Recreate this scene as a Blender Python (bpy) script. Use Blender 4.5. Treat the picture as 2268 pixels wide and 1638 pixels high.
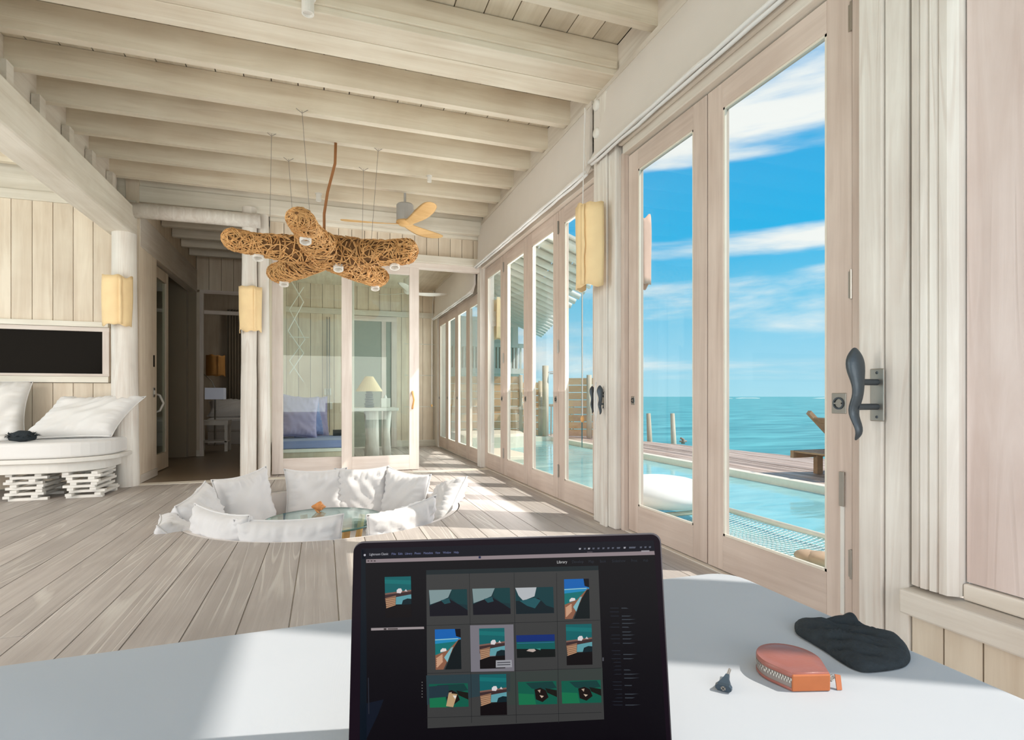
import bpy, bmesh, math, random
from mathutils import Vector, Matrix, noise
random.seed(7)
R = random.Random(7)
PI = math.pi
for o in list(bpy.data.objects): bpy.data.objects.remove(o)
scn = bpy.context.scene
COL = scn.collection

# ------------------------------------------------------------ camera, sky, sun, exposure
F, CX, CY, CH = 1220.0, 1134.0, 877.0, 0.96        # focal length (px), principal point, eye height (m)
YAW = math.atan(416.0 / F)
S_, C_ = math.sin(YAW), math.cos(YAW)
cam = bpy.data.cameras.new('camera')
cam.sensor_fit = 'HORIZONTAL'; cam.sensor_width = 36.0
cam.lens = 36.0 * F / 2268.0
cam.shift_x = 0.0
cam.shift_y = (CY - 819.0) / 2268.0
cam.clip_start = 0.02; cam.clip_end = 6000
camo = bpy.data.objects.new('camera', cam); COL.objects.link(camo)
camo.location = (0, 0, CH); camo.rotation_euler = (PI / 2, 0, -YAW)
scn.camera = camo
scn.view_settings.view_transform = 'Standard'
scn.view_settings.look = 'None'
scn.view_settings.gamma = 1.0
scn.view_settings.use_curve_mapping = False
scn.view_settings.exposure = 0.0
scn.cycles.max_bounces = 9
scn.cycles.diffuse_bounces = 5
scn.cycles.glossy_bounces = 4
scn.cycles.transparent_max_bounces = 14
scn.cycles.caustics_reflective = False
scn.cycles.caustics_refractive = False
scn.cycles.sample_clamp_indirect = 6.0

SUN_EL = math.radians(48.5)
sd = Vector((-0.875 * math.cos(SUN_EL), 0.484 * math.cos(SUN_EL), -math.sin(SUN_EL)))   # way the light travels
sl = bpy.data.lights.new('sun', 'SUN'); sl.energy = 4.6; sl.angle = math.radians(0.6); sl.color = (1.0, 0.91, 0.82)
so = bpy.data.objects.new('sun', sl); COL.objects.link(so)
so.rotation_euler = sd.to_track_quat('-Z', 'Y').to_euler(); so.location = (20, -8, 25)

def area_light(name, loc, direction, sx, sy, energy, col):
    l = bpy.data.lights.new(name, 'AREA'); l.shape = 'RECTANGLE'; l.size = sx; l.size_y = sy
    l.energy = energy; l.color = col
    o = bpy.data.objects.new(name, l); COL.objects.link(o)
    o.location = loc; o.rotation_euler = Vector(direction).to_track_quat('-Z', 'Z').to_euler()
    return o
# added lamps: fill from unseen sides behind and left, extra daylight at the bays
area_light('fill_behind', (-1.2, -2.7, 1.2), (0, 1, 0.0), 6.0, 1.9, 150, (1.0, 0.91, 0.83))
area_light('daylight_sea_side', (2.28, 5.4, 1.5), (-1, 0, 0.45), 3.2, 2.3, 95, (1.0, 0.94, 0.90))
area_light('daylight_study', (2.28, 8.9, 1.4), (-1, 0, 0.1), 2.6, 2.0, 60, (1.0, 0.97, 0.92))
area_light('fill_left', (-4.9, 2.4, 1.6), (1, 0.75, 0.1), 4.5, 2.2, 200, (1.0, 0.91, 0.82))

area_light('fill_bedroom', (-0.5, 12.0, 2.6), (-1, 0, -0.5), 1.6, 0.8, 7, (1.0, 0.92, 0.78))  # added fill under the ceiling, there to brighten the bedroom
w = bpy.data.worlds.new('sky'); scn.world = w; w.use_nodes = True
nt = w.node_tree; nt.nodes.clear()
def N(t, **k):
    n = nt.nodes.new(t)
    for a, b in k.items(): setattr(n, a, b)
    return n
L = lambda a, b: nt.links.new(a, b)
wo = N('ShaderNodeOutputWorld'); bg = N('ShaderNodeBackground'); tc = N('ShaderNodeTexCoord')
sep = N('ShaderNodeSeparateXYZ'); L(tc.outputs['Generated'], sep.inputs[0])
ramp = N('ShaderNodeValToRGB'); L(sep.outputs['Z'], ramp.inputs[0])
cr = ramp.color_ramp
cr.elements[0].position = 0.0; cr.elements[0].color = (0.42, 0.76, 0.90, 1)
cr.elements[1].position = 1.0; cr.elements[1].color = (0.02, 0.22, 0.62, 1)
for p, c in ((0.07, (0.33, 0.70, 0.90, 1)), (0.17, (0.16, 0.60, 0.88, 1)), (0.27, (0.03, 0.48, 0.86, 1)), (0.45, (0.05, 0.42, 0.82, 1))):
    e = cr.elements.new(p); e.color = c
mp = N('ShaderNodeMapping'); L(tc.outputs['Generated'], mp.inputs[0]); mp.inputs['Scale'].default_value = (2.1, 2.1, 13.0)
mp.inputs['Location'].default_value = (3.2, 1.4, 0.35); mp.inputs['Rotation'].default_value = (0.04, 0.03, 0)
nz = N('ShaderNodeTexNoise'); L(mp.outputs[0], nz.inputs['Vector']); nz.inputs['Scale'].default_value = 1.15
nz.inputs['Detail'].default_value = 7; nz.inputs['Roughness'].default_value = 0.56; nz.inputs['Distortion'].default_value = 0.25
# belts of cloud by height above the horizon, all the way round the sky
cv = N('ShaderNodeValToRGB'); L(sep.outputs['Z'], cv.inputs[0]); e = cv.color_ramp.elements
e[0].position = 0.0; e[0].color = (0.40,) * 3 + (1,); e[1].position = 1.0; e[1].color = (0.4,) * 3 + (1,)
for p, v in ((0.08, 0.50), (0.15, 0.60), (0.19, 0.62), (0.215, 0.40), (0.235, 0.66), (0.26, 0.66), (0.28, 0.30), (0.35, 0.24), (0.372, 0.62), (0.42, 0.82), (0.455, 0.62), (0.53, 0.58)):
    q = cv.color_ramp.elements.new(p); q.color = (v, v, v, 1)
ad = N('ShaderNodeMath', operation='ADD'); L(nz.outputs[0], ad.inputs[0]); L(cv.outputs[0], ad.inputs[1])
mr = N('ShaderNodeMapRange'); L(ad.outputs[0], mr.inputs[0])
mr.inputs[1].default_value = 0.96; mr.inputs[2].default_value = 1.26
mr.interpolation_type = 'SMOOTHSTEP'
mx = N('ShaderNodeMixRGB'); L(mr.outputs[0], mx.inputs[0]); L(ramp.outputs[0], mx.inputs[1]); mx.inputs[2].default_value = (0.97, 0.97, 0.95, 1)
L(mx.outputs[0], bg.inputs[0]); bg.inputs[1].default_value = 1.0
L(bg.outputs[0], wo.inputs[0])

# ------------------------------------------------------------ materials
MATS = {}
def new_mat(name):
    m = bpy.data.materials.new(name); m.use_nodes = True
    t = m.node_tree; b = t.nodes['Principled BSDF']; MATS[name] = m
    return m, t, b
def plain(name, col, rough=0.6, metal=0.0, noise_amt=0.06, nscale=18, bump=0.0, spec=0.5, coat=0.0, sheen=0.0):
    m, t, b = new_mat(name)
    b.inputs['Roughness'].default_value = rough; b.inputs['Metallic'].default_value = metal
    b.inputs['Specular IOR Level'].default_value = spec; b.inputs['Coat Weight'].default_value = coat
    b.inputs['Sheen Weight'].default_value = sheen
    tcn = t.nodes.new('ShaderNodeTexCoord'); n = t.nodes.new('ShaderNodeTexNoise')
    n.inputs['Scale'].default_value = nscale; n.inputs['Detail'].default_value = 5
    t.links.new(tcn.outputs['Object'], n.inputs['Vector'])
    mxx = t.nodes.new('ShaderNodeMixRGB'); t.links.new(n.outputs[0], mxx.inputs[0])
    mxx.inputs[1].default_value = tuple(max(0, c * (1 - noise_amt)) for c in col) + (1,)
    mxx.inputs[2].default_value = tuple(min(1, c * (1 + noise_amt)) for c in col) + (1,)
    t.links.new(mxx.outputs[0], b.inputs['Base Color'])
    if bump:
        bp = t.nodes.new('ShaderNodeBump'); bp.inputs['Strength'].default_value = bump; bp.inputs['Distance'].default_value = 0.01
        t.links.new(n.outputs[0], bp.inputs['Height']); t.links.new(bp.outputs[0], b.inputs['Normal'])
    return m
def wood(name, c1, c2, axis='Y', rough=0.6, across=16.0, along=0.9, bump=0.25, wave=0.0, vary=0.10, streak=None, spec=0.3, wave_scale=7.0):
    """grain that runs along one axis; every board gets its own piece of the pattern"""
    m, t, b = new_mat(name)
    b.inputs['Roughness'].default_value = rough; b.inputs['Specular IOR Level'].default_value = spec
    nd, lk = t.nodes, t.links
    tcn = nd.new('ShaderNodeTexCoord'); oi = nd.new('ShaderNodeObjectInfo')
    mul = nd.new('ShaderNodeMath'); mul.operation = 'MULTIPLY'; mul.inputs[1].default_value = 37.0
    lk.new(oi.outputs['Random'], mul.inputs[0])
    va = nd.new('ShaderNodeVectorMath'); va.operation = 'ADD'; lk.new(tcn.outputs['Object'], va.inputs[0]); lk.new(mul.outputs[0], va.inputs[1])
    mpp = nd.new('ShaderNodeMapping'); lk.new(va.outputs[0], mpp.inputs[0])
    sc = [across] * 3; sc['XYZ'.index(axis)] = along; mpp.inputs['Scale'].default_value = sc
    n1 = nd.new('ShaderNodeTexNoise'); n1.inputs['Scale'].default_value = 1.0; n1.inputs['Detail'].default_value = 6; n1.inputs['Roughness'].default_value = 0.62
    n1.inputs['Distortion'].default_value = 0.6; lk.new(mpp.outputs[0], n1.inputs['Vector'])
    n2 = nd.new('ShaderNodeTexNoise'); n2.inputs['Scale'].default_value = 2.3; n2.inputs['Detail'].default_value = 3; lk.new(va.outputs[0], n2.inputs['Vector'])
    ad1 = nd.new('ShaderNodeMath'); ad1.operation = 'MULTIPLY_ADD'; lk.new(n2.outputs[0], ad1.inputs[0]); ad1.inputs[1].default_value = 0.6; lk.new(n1.outputs[0], ad1.inputs[2])
    rmp = nd.new('ShaderNodeValToRGB'); rmp.color_ramp.elements[0].position = 0.52; rmp.color_ramp.elements[1].position = 1.02
    rmp.color_ramp.elements[0].color = tuple(c1) + (1,); rmp.color_ramp.elements[1].color = tuple(c2) + (1,)
    lk.new(ad1.outputs[0], rmp.inputs[0])
    hs = nd.new('ShaderNodeHueSaturation'); lk.new(rmp.outputs[0], hs.inputs['Color'])
    mr1 = nd.new('ShaderNodeMapRange'); lk.new(oi.outputs['Random'], mr1.inputs[0]); mr1.inputs[3].default_value = 1 - vary; mr1.inputs[4].default_value = 1 + vary * 0.5
    lk.new(mr1.outputs[0], hs.inputs['Value'])
    last = hs.outputs[0]
    hgt = n1.outputs[0]
    if wave:
        mw = nd.new('ShaderNodeMapping'); lk.new(va.outputs[0], mw.inputs[0])
        s2 = [1.0] * 3; s2['XYZ'.index(axis)] = 0.045; mw.inputs['Scale'].default_value = s2
        nw = nd.new('ShaderNodeTexNoise'); nw.inputs['Scale'].default_value = wave_scale; nw.inputs['Detail'].default_value = 1.0; nw.inputs['Distortion'].default_value = 0.0
        lk.new(mw.outputs[0], nw.inputs['Vector'])
        mm = nd.new('ShaderNodeMath'); mm.operation = 'MULTIPLY'; mm.inputs[1].default_value = 60.0; lk.new(nw.outputs[0], mm.inputs[0])
        sn = nd.new('ShaderNodeMath'); sn.operation = 'SINE'; lk.new(mm.outputs[0], sn.inputs[0])
        pw = nd.new('ShaderNodeMapRange'); lk.new(sn.outputs[0], pw.inputs[0]); pw.inputs[1].default_value = 0.55; pw.inputs[2].default_value = 1.0
        # the growth rings show only in places
        n3 = nd.new('ShaderNodeTexNoise'); n3.inputs['Scale'].default_value = 1.6; lk.new(va.outputs[0], n3.inputs['Vector'])
        r3 = nd.new('ShaderNodeMapRange'); lk.new(n3.outputs[0], r3.inputs[0]); r3.inputs[1].default_value = 0.42; r3.inputs[2].default_value = 0.6
        ml = nd.new('ShaderNodeMath'); ml.operation = 'MULTIPLY'; lk.new(pw.outputs[0], ml.inputs[0]); lk.new(r3.outputs[0], ml.inputs[1])
        ms = nd.new('ShaderNodeMath'); ms.operation = 'MULTIPLY'; lk.new(ml.outputs[0], ms.inputs[0]); ms.inputs[1].default_value = wave
        m2 = nd.new('ShaderNodeMixRGB'); lk.new(ms.outputs[0], m2.inputs[0]); lk.new(last, m2.inputs[1]); m2.inputs[2].default_value = (streak or (0.8, 0.78, 0.72)) + (1,)
        last = m2.outputs[0]
        ah = nd.new('ShaderNodeMath'); ah.operation = 'MULTIPLY_ADD'; lk.new(ml.outputs[0], ah.inputs[0]); ah.inputs[1].default_value = -0.5; lk.new(n1.outputs[0], ah.inputs[2])
        hgt = ah.outputs[0]
    lk.new(last, b.inputs['Base Color'])
    bp = nd.new('ShaderNodeBump'); bp.inputs['Strength'].default_value = bump; bp.inputs['Distance'].default_value = 0.004
    lk.new(hgt, bp.inputs['Height']); lk.new(bp.outputs[0], b.inputs['Normal'])
    return m
def fabric(name, col, rough=0.85, weave=260, sheen=0.25, vary=0.03):
    m, t, b = new_mat(name); nd, lk = t.nodes, t.links
    b.inputs['Roughness'].default_value = rough; b.inputs['Sheen Weight'].default_value = sheen; b.inputs['Specular IOR Level'].default_value = 0.2
    tcn = nd.new('ShaderNodeTexCoord'); n = nd.new('ShaderNodeTexNoise'); n.inputs['Scale'].default_value = 5; n.inputs['Detail'].default_value = 4
    lk.new(tcn.outputs['Object'], n.inputs['Vector'])
    mxx = nd.new('ShaderNodeMixRGB'); lk.new(n.outputs[0], mxx.inputs[0])
    mxx.inputs[1].default_value = tuple(c * (1 - vary) for c in col) + (1,); mxx.inputs[2].default_value = tuple(min(1, c * (1 + vary)) for c in col) + (1,)
    lk.new(mxx.outputs[0], b.inputs['Base Color'])
    wv = nd.new('ShaderNodeTexWave'); wv.inputs['Scale'].default_value = weave; wv.inputs['Distortion'].default_value = 1.0; lk.new(tcn.outputs['Object'], wv.inputs['Vector'])
    bp = nd.new('ShaderNodeBump'); bp.inputs['Strength'].default_value = 0.12; bp.inputs['Distance'].default_value = 0.001
    lk.new(wv.outputs[0], bp.inputs['Height']); lk.new(bp.outputs[0], b.inputs['Normal'])
    return m
def glass(name, tint=(1, 1, 1), ior=1.4, rough=0.0):
    m, t, b = new_mat(name); nd, lk = t.nodes, t.links
    nd.remove(b)
    tr = nd.new('ShaderNodeBsdfTransparent'); tr.inputs[0].default_value = tuple(tint) + (1,)
    gl = nd.new('ShaderNodeBsdfGlossy'); gl.inputs['Roughness'].default_value = rough; gl.inputs[0].default_value = (0.9, 0.95, 0.95, 1)
    r0 = ((ior - 1) / (ior + 1)) ** 2
    lw = nd.new('ShaderNodeLayerWeight'); lw.inputs[0].default_value = 0.5
    pw = nd.new('ShaderNodeMath'); pw.operation = 'POWER'; lk.new(lw.outputs['Facing'], pw.inputs[0]); pw.inputs[1].default_value = 5.0
    fr = nd.new('ShaderNodeMath'); fr.operation = 'MULTIPLY_ADD'; lk.new(pw.outputs[0], fr.inputs[0]); fr.inputs[1].default_value = 1 - r0; fr.inputs[2].default_value = r0
    mxs = nd.new('ShaderNodeMixShader'); lk.new(fr.outputs[0], mxs.inputs[0]); lk.new(tr.outputs[0], mxs.inputs[1]); lk.new(gl.outputs[0], mxs.inputs[2])
    lk.new(mxs.outputs[0], nd['Material Output'].inputs[0])
    return m
def glow(name, col, strength, base=(0, 0, 0)):
    m, t, b = new_mat(name)
    b.inputs['Base Color'].default_value = tuple(base) + (1,); b.inputs['Emission Color'].default_value = tuple(col) + (1,)
    b.inputs['Emission Strength'].default_value = strength; b.inputs['Roughness'].default_value = 0.3; b.inputs['Specular IOR Level'].default_value = 0.06
    return m
def water(name, col, scale, bump, rough, stretch=(1, 1, 1), col2=None, detail=4):
    m, t, b = new_mat(name); nd, lk = t.nodes, t.links
    b.inputs['Roughness'].default_value = rough; b.inputs['IOR'].default_value = 1.33
    tcn = nd.new('ShaderNodeTexCoord'); mpp = nd.new('ShaderNodeMapping'); mpp.inputs['Scale'].default_value = stretch
    lk.new(tcn.outputs['Object'], mpp.inputs[0])
    n = nd.new('ShaderNodeTexNoise'); n.inputs['Scale'].default_value = scale; n.inputs['Detail'].default_value = detail; n.inputs['Distortion'].default_value = 0.8
    lk.new(mpp.outputs[0], n.inputs['Vector'])
    rr = nd.new('ShaderNodeValToRGB'); rr.color_ramp.elements[0].position = 0.35; rr.color_ramp.elements[1].position = 0.68
    rr.color_ramp.elements[0].color = tuple(col) + (1,); rr.color_ramp.elements[1].color = tuple(col2 or [c * 1.25 for c in col]) + (1,)
    lk.new(n.outputs[0], rr.inputs[0]); lk.new(rr.outputs[0], b.inputs['Base Color'])
    bp = nd.new('ShaderNodeBump'); bp.inputs['Strength'].default_value = bump; bp.inputs['Distance'].default_value = 0.05
    lk.new(n.outputs[0], bp.inputs['Height']); lk.new(bp.outputs[0], b.inputs['Normal'])
    return m

CEIL_A, CEIL_B = (0.60, 0.55, 0.45), (0.86, 0.83, 0.74)
M_joist = wood('limewashed_joist', (0.68, 0.58, 0.45), (0.86, 0.79, 0.66), 'X', bump=0.25, across=12, wave=0.12, streak=(0.58, 0.49, 0.38))
M_ceil = wood('limewashed_ceiling_board', (0.62, 0.54, 0.42), (0.82, 0.75, 0.62), 'Y', bump=0.2)
M_beamY = wood('limewashed_beam', (0.68, 0.61, 0.51), (0.88, 0.83, 0.74), 'Y', bump=0.25, across=12)
M_post = wood('limewashed_post', (0.62, 0.55, 0.49), (0.85, 0.81, 0.75), 'Z', bump=0.4, across=18, vary=0.04, wave=0.30, streak=(0.56, 0.44, 0.37))
M_door = wood('limewashed_door_timber', (0.54, 0.42, 0.355), (0.71, 0.59, 0.515), 'Z', bump=0.2, across=18, vary=0.05)
M_doorh = wood('limewashed_door_rail', (0.54, 0.42, 0.355), (0.71, 0.59, 0.515), 'Y', bump=0.2, across=18, vary=0.05)
M_doorx = wood('limewashed_slide_rail', (0.64, 0.54, 0.48), (0.82, 0.74, 0.68), 'X', bump=0.2, across=18, vary=0.05)
M_slide = wood('limewashed_slide_stile', (0.64, 0.54, 0.48), (0.82, 0.74, 0.68), 'Z', bump=0.2, across=18, vary=0.05)
M_board = wood('limewashed_wall_board', (0.64, 0.52, 0.40), (0.82, 0.72, 0.59), 'Z', bump=0.2, across=12, vary=0.07)
M_trimY = wood('limewashed_trim_long', (0.62, 0.54, 0.46), (0.80, 0.74, 0.66), 'Y', bump=0.25)
M_trimX = wood('limewashed_trim_cross', (0.66, 0.60, 0.50), (0.84, 0.79, 0.70), 'X', bump=0.25)
M_floor = wood('whitewashed_floor_plank', (0.41, 0.362, 0.335), (0.55, 0.50, 0.465), 'Y', bump=0.7, across=20, wave=0.34, streak=(0.84, 0.81, 0.74), vary=0.10, rough=0.5)
M_gap = plain('dark_gap', (0.16, 0.12, 0.09), 0.9)
M_hall = plain('polished_hall_floor', (0.26, 0.20, 0.14), 0.35, noise_amt=0.15, nscale=30)
M_white = plain('white_paint', (0.80, 0.77, 0.72), 0.6)
M_linen = fabric('white_linen', (0.80, 0.78, 0.76))
M_cush = fabric('white_cushion_cotton', (0.71, 0.695, 0.695), sheen=0.4)
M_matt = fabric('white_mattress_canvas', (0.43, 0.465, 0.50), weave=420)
M_blind = fabric('pale_blind_canvas', (0.74, 0.68, 0.63))
M_upholst = fabric('pit_upholstery', (0.78, 0.72, 0.68))
M_glass = glass('window_glass', (0.97, 0.99, 0.985), 1.22)
M_glass2 = glass('sliding_door_glass', (0.93, 0.985, 0.96), 1.4)
M_ttop = glass('table_glass', (0.80, 0.93, 0.90), 1.5)
M_tedge = plain('table_glass_rim', (0.10, 0.22, 0.19), 0.15)
M_iron = plain('cast_grey_iron', (0.085, 0.10, 0.115), 0.45, 0.6, bump=0.15, nscale=60)
M_steel = plain('brushed_steel', (0.42, 0.39, 0.35), 0.35, 0.9)
M_parch = plain('parchment', (0.95, 0.67, 0.37), 0.7, noise_amt=0.14, nscale=7, bump=0.3)
b = M_parch.node_tree.nodes['Principled BSDF']; b.inputs['Subsurface Weight'].default_value = 0.0
M_parch_pink = plain('weathered_parchment', (0.70, 0.45, 0.36), 0.8, noise_amt=0.18, nscale=9, bump=0.3)
M_wick = plain('dark_woven_core', (0.16, 0.075, 0.025), 0.9, noise_amt=0.3)
M_strand = plain('woven_vine', (0.62, 0.34, 0.13), 0.7, noise_amt=0.55, nscale=26)
M_cord = plain('brown_rope', (0.33, 0.14, 0.05), 0.8)
M_wire = plain('steel_wire', (0.25, 0.22, 0.19), 0.5)
M_fanwood = wood('honey_fan_wood', (0.66, 0.38, 0.15), (0.85, 0.56, 0.26), 'X', bump=0.05)
M_grey = plain('grey_motor', (0.42, 0.41, 0.40), 0.4)
M_black = plain('black_plastic', (0.010, 0.008, 0.012), 0.3)
M_screenblack = plain('black_display_glass', (0.006, 0.003, 0.006), 0.2, spec=0.03)
M_alu = plain('space_grey_aluminium', (0.05, 0.045, 0.05), 0.35, 0.9)
M_sock = plain('black_cotton', (0.020, 0.027, 0.032), 0.95, noise_amt=0.3, nscale=80, bump=0.5)
M_leather = plain('tan_pink_leather', (0.29, 0.10, 0.075), 0.38, noise_amt=0.10, nscale=40, bump=0.15)
M_leather2 = plain('orange_leather', (0.42, 0.12, 0.035), 0.45, noise_amt=0.12, nscale=40)
M_ziptape = plain('grey_zip_tape', (0.24, 0.20, 0.18), 0.8)
M_zipteeth = plain('nickel_teeth', (0.62, 0.58, 0.52), 0.3, 0.9)
M_blue = fabric('blue_cushion_cloth', (0.22, 0.27, 0.52))
M_lav = fabric('lavender_cushion_cloth', (0.42, 0.36, 0.56))
M_oak = wood('orange_oak', (0.62, 0.31, 0.10), (0.78, 0.44, 0.18), 'Z', bump=0.1)
M_conch = plain('conch_shell', (0.72, 0.30, 0.10), 0.35, noise_amt=0.35, nscale=30)
M_deck = wood('weathered_deck', (0.36, 0.23, 0.17), (0.64, 0.49, 0.40), 'Y', bump=0.4, across=14, vary=0.35)
M_fence = wood('orange_fence_board', (0.80, 0.44, 0.23), (0.95, 0.64, 0.38), 'X', bump=0.4, vary=0.22)
M_lounge = wood('brown_lounger_wood', (0.28, 0.15, 0.08), (0.46, 0.28, 0.16), 'X', bump=0.3)
M_pole = wood('pale_wooden_pole', (0.50, 0.42, 0.30), (0.70, 0.61, 0.48), 'Z', bump=0.3)
M_rafter = plain('white_rafter', (0.82, 0.79, 0.72), 0.6)
M_soffit = plain('pale_soffit', (0.78, 0.76, 0.70), 0.7)
M_coping = plain('pool_coping', (0.86, 0.76, 0.61), 0.7, noise_amt=0.1)
M_pool = water('pool_water', (0.20, 0.48, 0.50), 1.6, 0.12, 0.06, (1.0, 2.6, 1), (0.29, 0.60, 0.61))
M_sea = water('sea_water', (0.04, 0.25, 0.26), 0.30, 0.5, 0.35, (0.45, 1.5, 1), (0.14, 0.50, 0.48), detail=9)
M_rope = plain('white_net_cord', (0.66, 0.72, 0.70), 0.8)
M_stone = plain('sandstone', (0.50, 0.34, 0.22), 0.8, noise_amt=0.25, bump=0.4, nscale=12)
M_shade = plain('lamp_shade_paper', (0.85, 0.66, 0.40), 0.7)
M_pebble = plain('grey_pebble', (0.16, 0.17, 0.17), 0.5, noise_amt=0.3)
M_tv = plain('black_glass_panel', (0.008, 0.006, 0.004), 0.12, spec=0.02)
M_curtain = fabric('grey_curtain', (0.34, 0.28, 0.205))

# ------------------------------------------------------------ mesh helpers
class MB:
    def __init__(s): s.v = []; s.f = []; s.m = []; s.smooth = False
    def add(s, vs, fs, mi=0):
        o = len(s.v); s.v += [tuple(v) for v in vs]; s.f += [tuple(i + o for i in f) for f in fs]; s.m += [mi] * len(fs); return s
    def box(s, x0, x1, y0, y1, z0, z1, mi=0):
        return s.add([(x0, y0, z0), (x1, y0, z0), (x1, y1, z0), (x0, y1, z0), (x0, y0, z1), (x1, y0, z1), (x1, y1, z1), (x0, y1, z1)],
                     [(0, 3, 2, 1), (4, 5, 6, 7), (0, 1, 5, 4), (1, 2, 6, 5), (2, 3, 7, 6), (3, 0, 4, 7)], mi)
    def bar(s, p, q, w, h, up=(0, 0, 1), mi=0):
        p, q = Vector(p), Vector(q); d = (q - p).normalized(); u = Vector(up)
        a = d.cross(u)
        if a.length < 1e-5: a = d.cross(Vector((1, 0, 0)))
        a.normalize(); u = a.cross(d)
        vs = []
        for c in (p, q):
            for sa, su in ((-1, -1), (1, -1), (1, 1), (-1, 1)): vs.append(c + a * (sa * w / 2) + u * (su * h / 2))
        return s.add(vs, [(0, 1, 2, 3), (7, 6, 5, 4), (0, 4, 5, 1), (1, 5, 6, 2), (2, 6, 7, 3), (3, 7, 4, 0)], mi)
    def tube(s, pts, rad, n=8, cap=True, mi=0, flat=1.0):
        pts = [Vector(p) for p in pts]
        if not hasattr(rad, '__len__'): rad = [rad] * len(pts)
        rings = []; prev = None
        for i, p in enumerate(pts):
            d = (pts[min(i + 1, len(pts) - 1)] - pts[max(i - 1, 0)])
            if d.length < 1e-9: d = Vector((0, 0, 1))
            d.normalize()
            if prev is None:
                a = d.cross(Vector((0, 0, 1)))
                if a.length < 0.05: a = Vector((1, 0, 0))
            else: a = prev - d * prev.dot(d)
            a.normalize(); prev = a; b2 = d.cross(a)
            rings.append([p + a * (rad[i] * math.cos(2 * PI * k / n)) + b2 * (rad[i] * flat * math.sin(2 * PI * k / n)) for k in range(n)])
        vs = [v for r in rings for v in r]; fs = []
        for i in range(len(pts) - 1):
            for k in range(n):
                fs.append((i * n + k, i * n + (k + 1) % n, (i + 1) * n + (k + 1) % n, (i + 1) * n + k))
        if cap: fs.append(tuple(range(n))[::-1]); fs.append(tuple((len(pts) - 1) * n + k for k in range(n)))
        return s.add(vs, fs, mi)
    def lathe(s, prof, n=20, c=(0, 0, 0), mi=0, a0=0, a1=2 * PI, sx=1, sy=1):
        full = abs(a1 - a0 - 2 * PI) < 1e-6; m = n if full else n + 1; vs = []
        for r, z in prof:
            for k in range(m):
                a = a0 + (a1 - a0) * k / n
                vs.append((c[0] + r * sx * math.cos(a), c[1] + r * sy * math.sin(a), c[2] + z))
        fs = []
        for i in range(len(prof) - 1):
            for k in range(n):
                k2 = (k + 1) % m
                fs.append((i * m + k, i * m + k2, (i + 1) * m + k2, (i + 1) * m + k))
        return s.add(vs, fs, mi)
    def prism(s, poly, z0, z1, mi=0):
        n = len(poly)
        vs = [(x, y, z0) for x, y in poly] + [(x, y, z1) for x, y in poly]
        fs = [tuple(range(n))[::-1], tuple(range(n, 2 * n))] + [(i, (i + 1) % n, n + (i + 1) % n, n + i) for i in range(n)]
        return s.add(vs, fs, mi)
    def xf(s, M, start=0):
        for i in range(start, len(s.v)): s.v[i] = tuple(M @ Vector(s.v[i]))
        return s
    def build(s, name, mats, parent=None, smooth=None, bevel=0, subsurf=0, recalc=True, kind=None, label=None):
        me = bpy.data.meshes.new(name); me.from_pydata(s.v, [], s.f)
        if not isinstance(mats, (list, tuple)): mats = [mats]
        for mm in mats: me.materials.append(mm)
        if len(mats) > 1: me.polygons.foreach_set('material_index', s.m)
        if recalc:
            bm = bmesh.new(); bm.from_mesh(me); bmesh.ops.recalc_face_normals(bm, faces=bm.faces); bm.to_mesh(me); bm.free()
        if smooth if smooth is not None else s.smooth:
            me.polygons.foreach_set('use_smooth', [True] * len(me.polygons))
        me.update()
        o = bpy.data.objects.new(name, me); COL.objects.link(o)
        if parent: o.parent = parent; o.matrix_parent_inverse = Matrix.Translation(-Vector(parent.location)) if parent.type == 'EMPTY' else Matrix()
        if bevel:
            md = o.modifiers.new('bevel', 'BEVEL'); md.width = bevel; md.segments = 2; md.limit_method = 'ANGLE'
        if subsurf:
            md = o.modifiers.new('sub', 'SUBSURF'); md.levels = subsurf; md.render_levels = subsurf
        if kind: o['kind'] = kind
        if label: o['label'] = label
        return o
def smooth_by_angle(o, ang=40):
    me = o.data; bm = bmesh.new(); bm.from_mesh(me)
    for e in bm.edges:
        if len(e.link_faces) == 2 and e.calc_face_angle(0) > math.radians(ang): e.smooth = False
    for f in bm.faces: f.smooth = True
    bm.to_mesh(me); bm.free(); return o
def empty(name, loc=(0, 0, 0), **props):
    o = bpy.data.objects.new(name, None); COL.objects.link(o); o.location = loc
    o.empty_display_size = 0.1
    for k, v in props.items(): o[k] = v
    return o
def thing(name, label, cat, loc=(0, 0, 0), group=None):
    o = empty(name, loc, label=label, category=cat)
    if group: o['group'] = group
    return o
def tag(o, label, cat, group=None):
    o['label'] = label; o['category'] = cat
    if group: o['group'] = group
    return o
def struct(name, loc=(0, 0, 0)): return empty(name, loc, kind='structure')
def B(name, dims, mat, parent=None, bevel=0.0, kind=None, label=None):
    return MB().box(*dims).build(name, mat, parent, bevel=bevel, recalc=False, kind=kind, label=label)
# point seen at a pixel of the photograph on a horizontal plane (real place, worked out once)
def on_z(px, py, z):
    D = F * (CH - z) / (py - CY); xc = (px - CX) / F * D
    return Vector((xc * C_ + D * S_, -xc * S_ + D * C_, z))
def ray(px, py):
    xc = (px - CX) / F; zc = (CY - py) / F
    return Vector((xc * C_ + S_, -xc * S_ + C_, zc))
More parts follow.
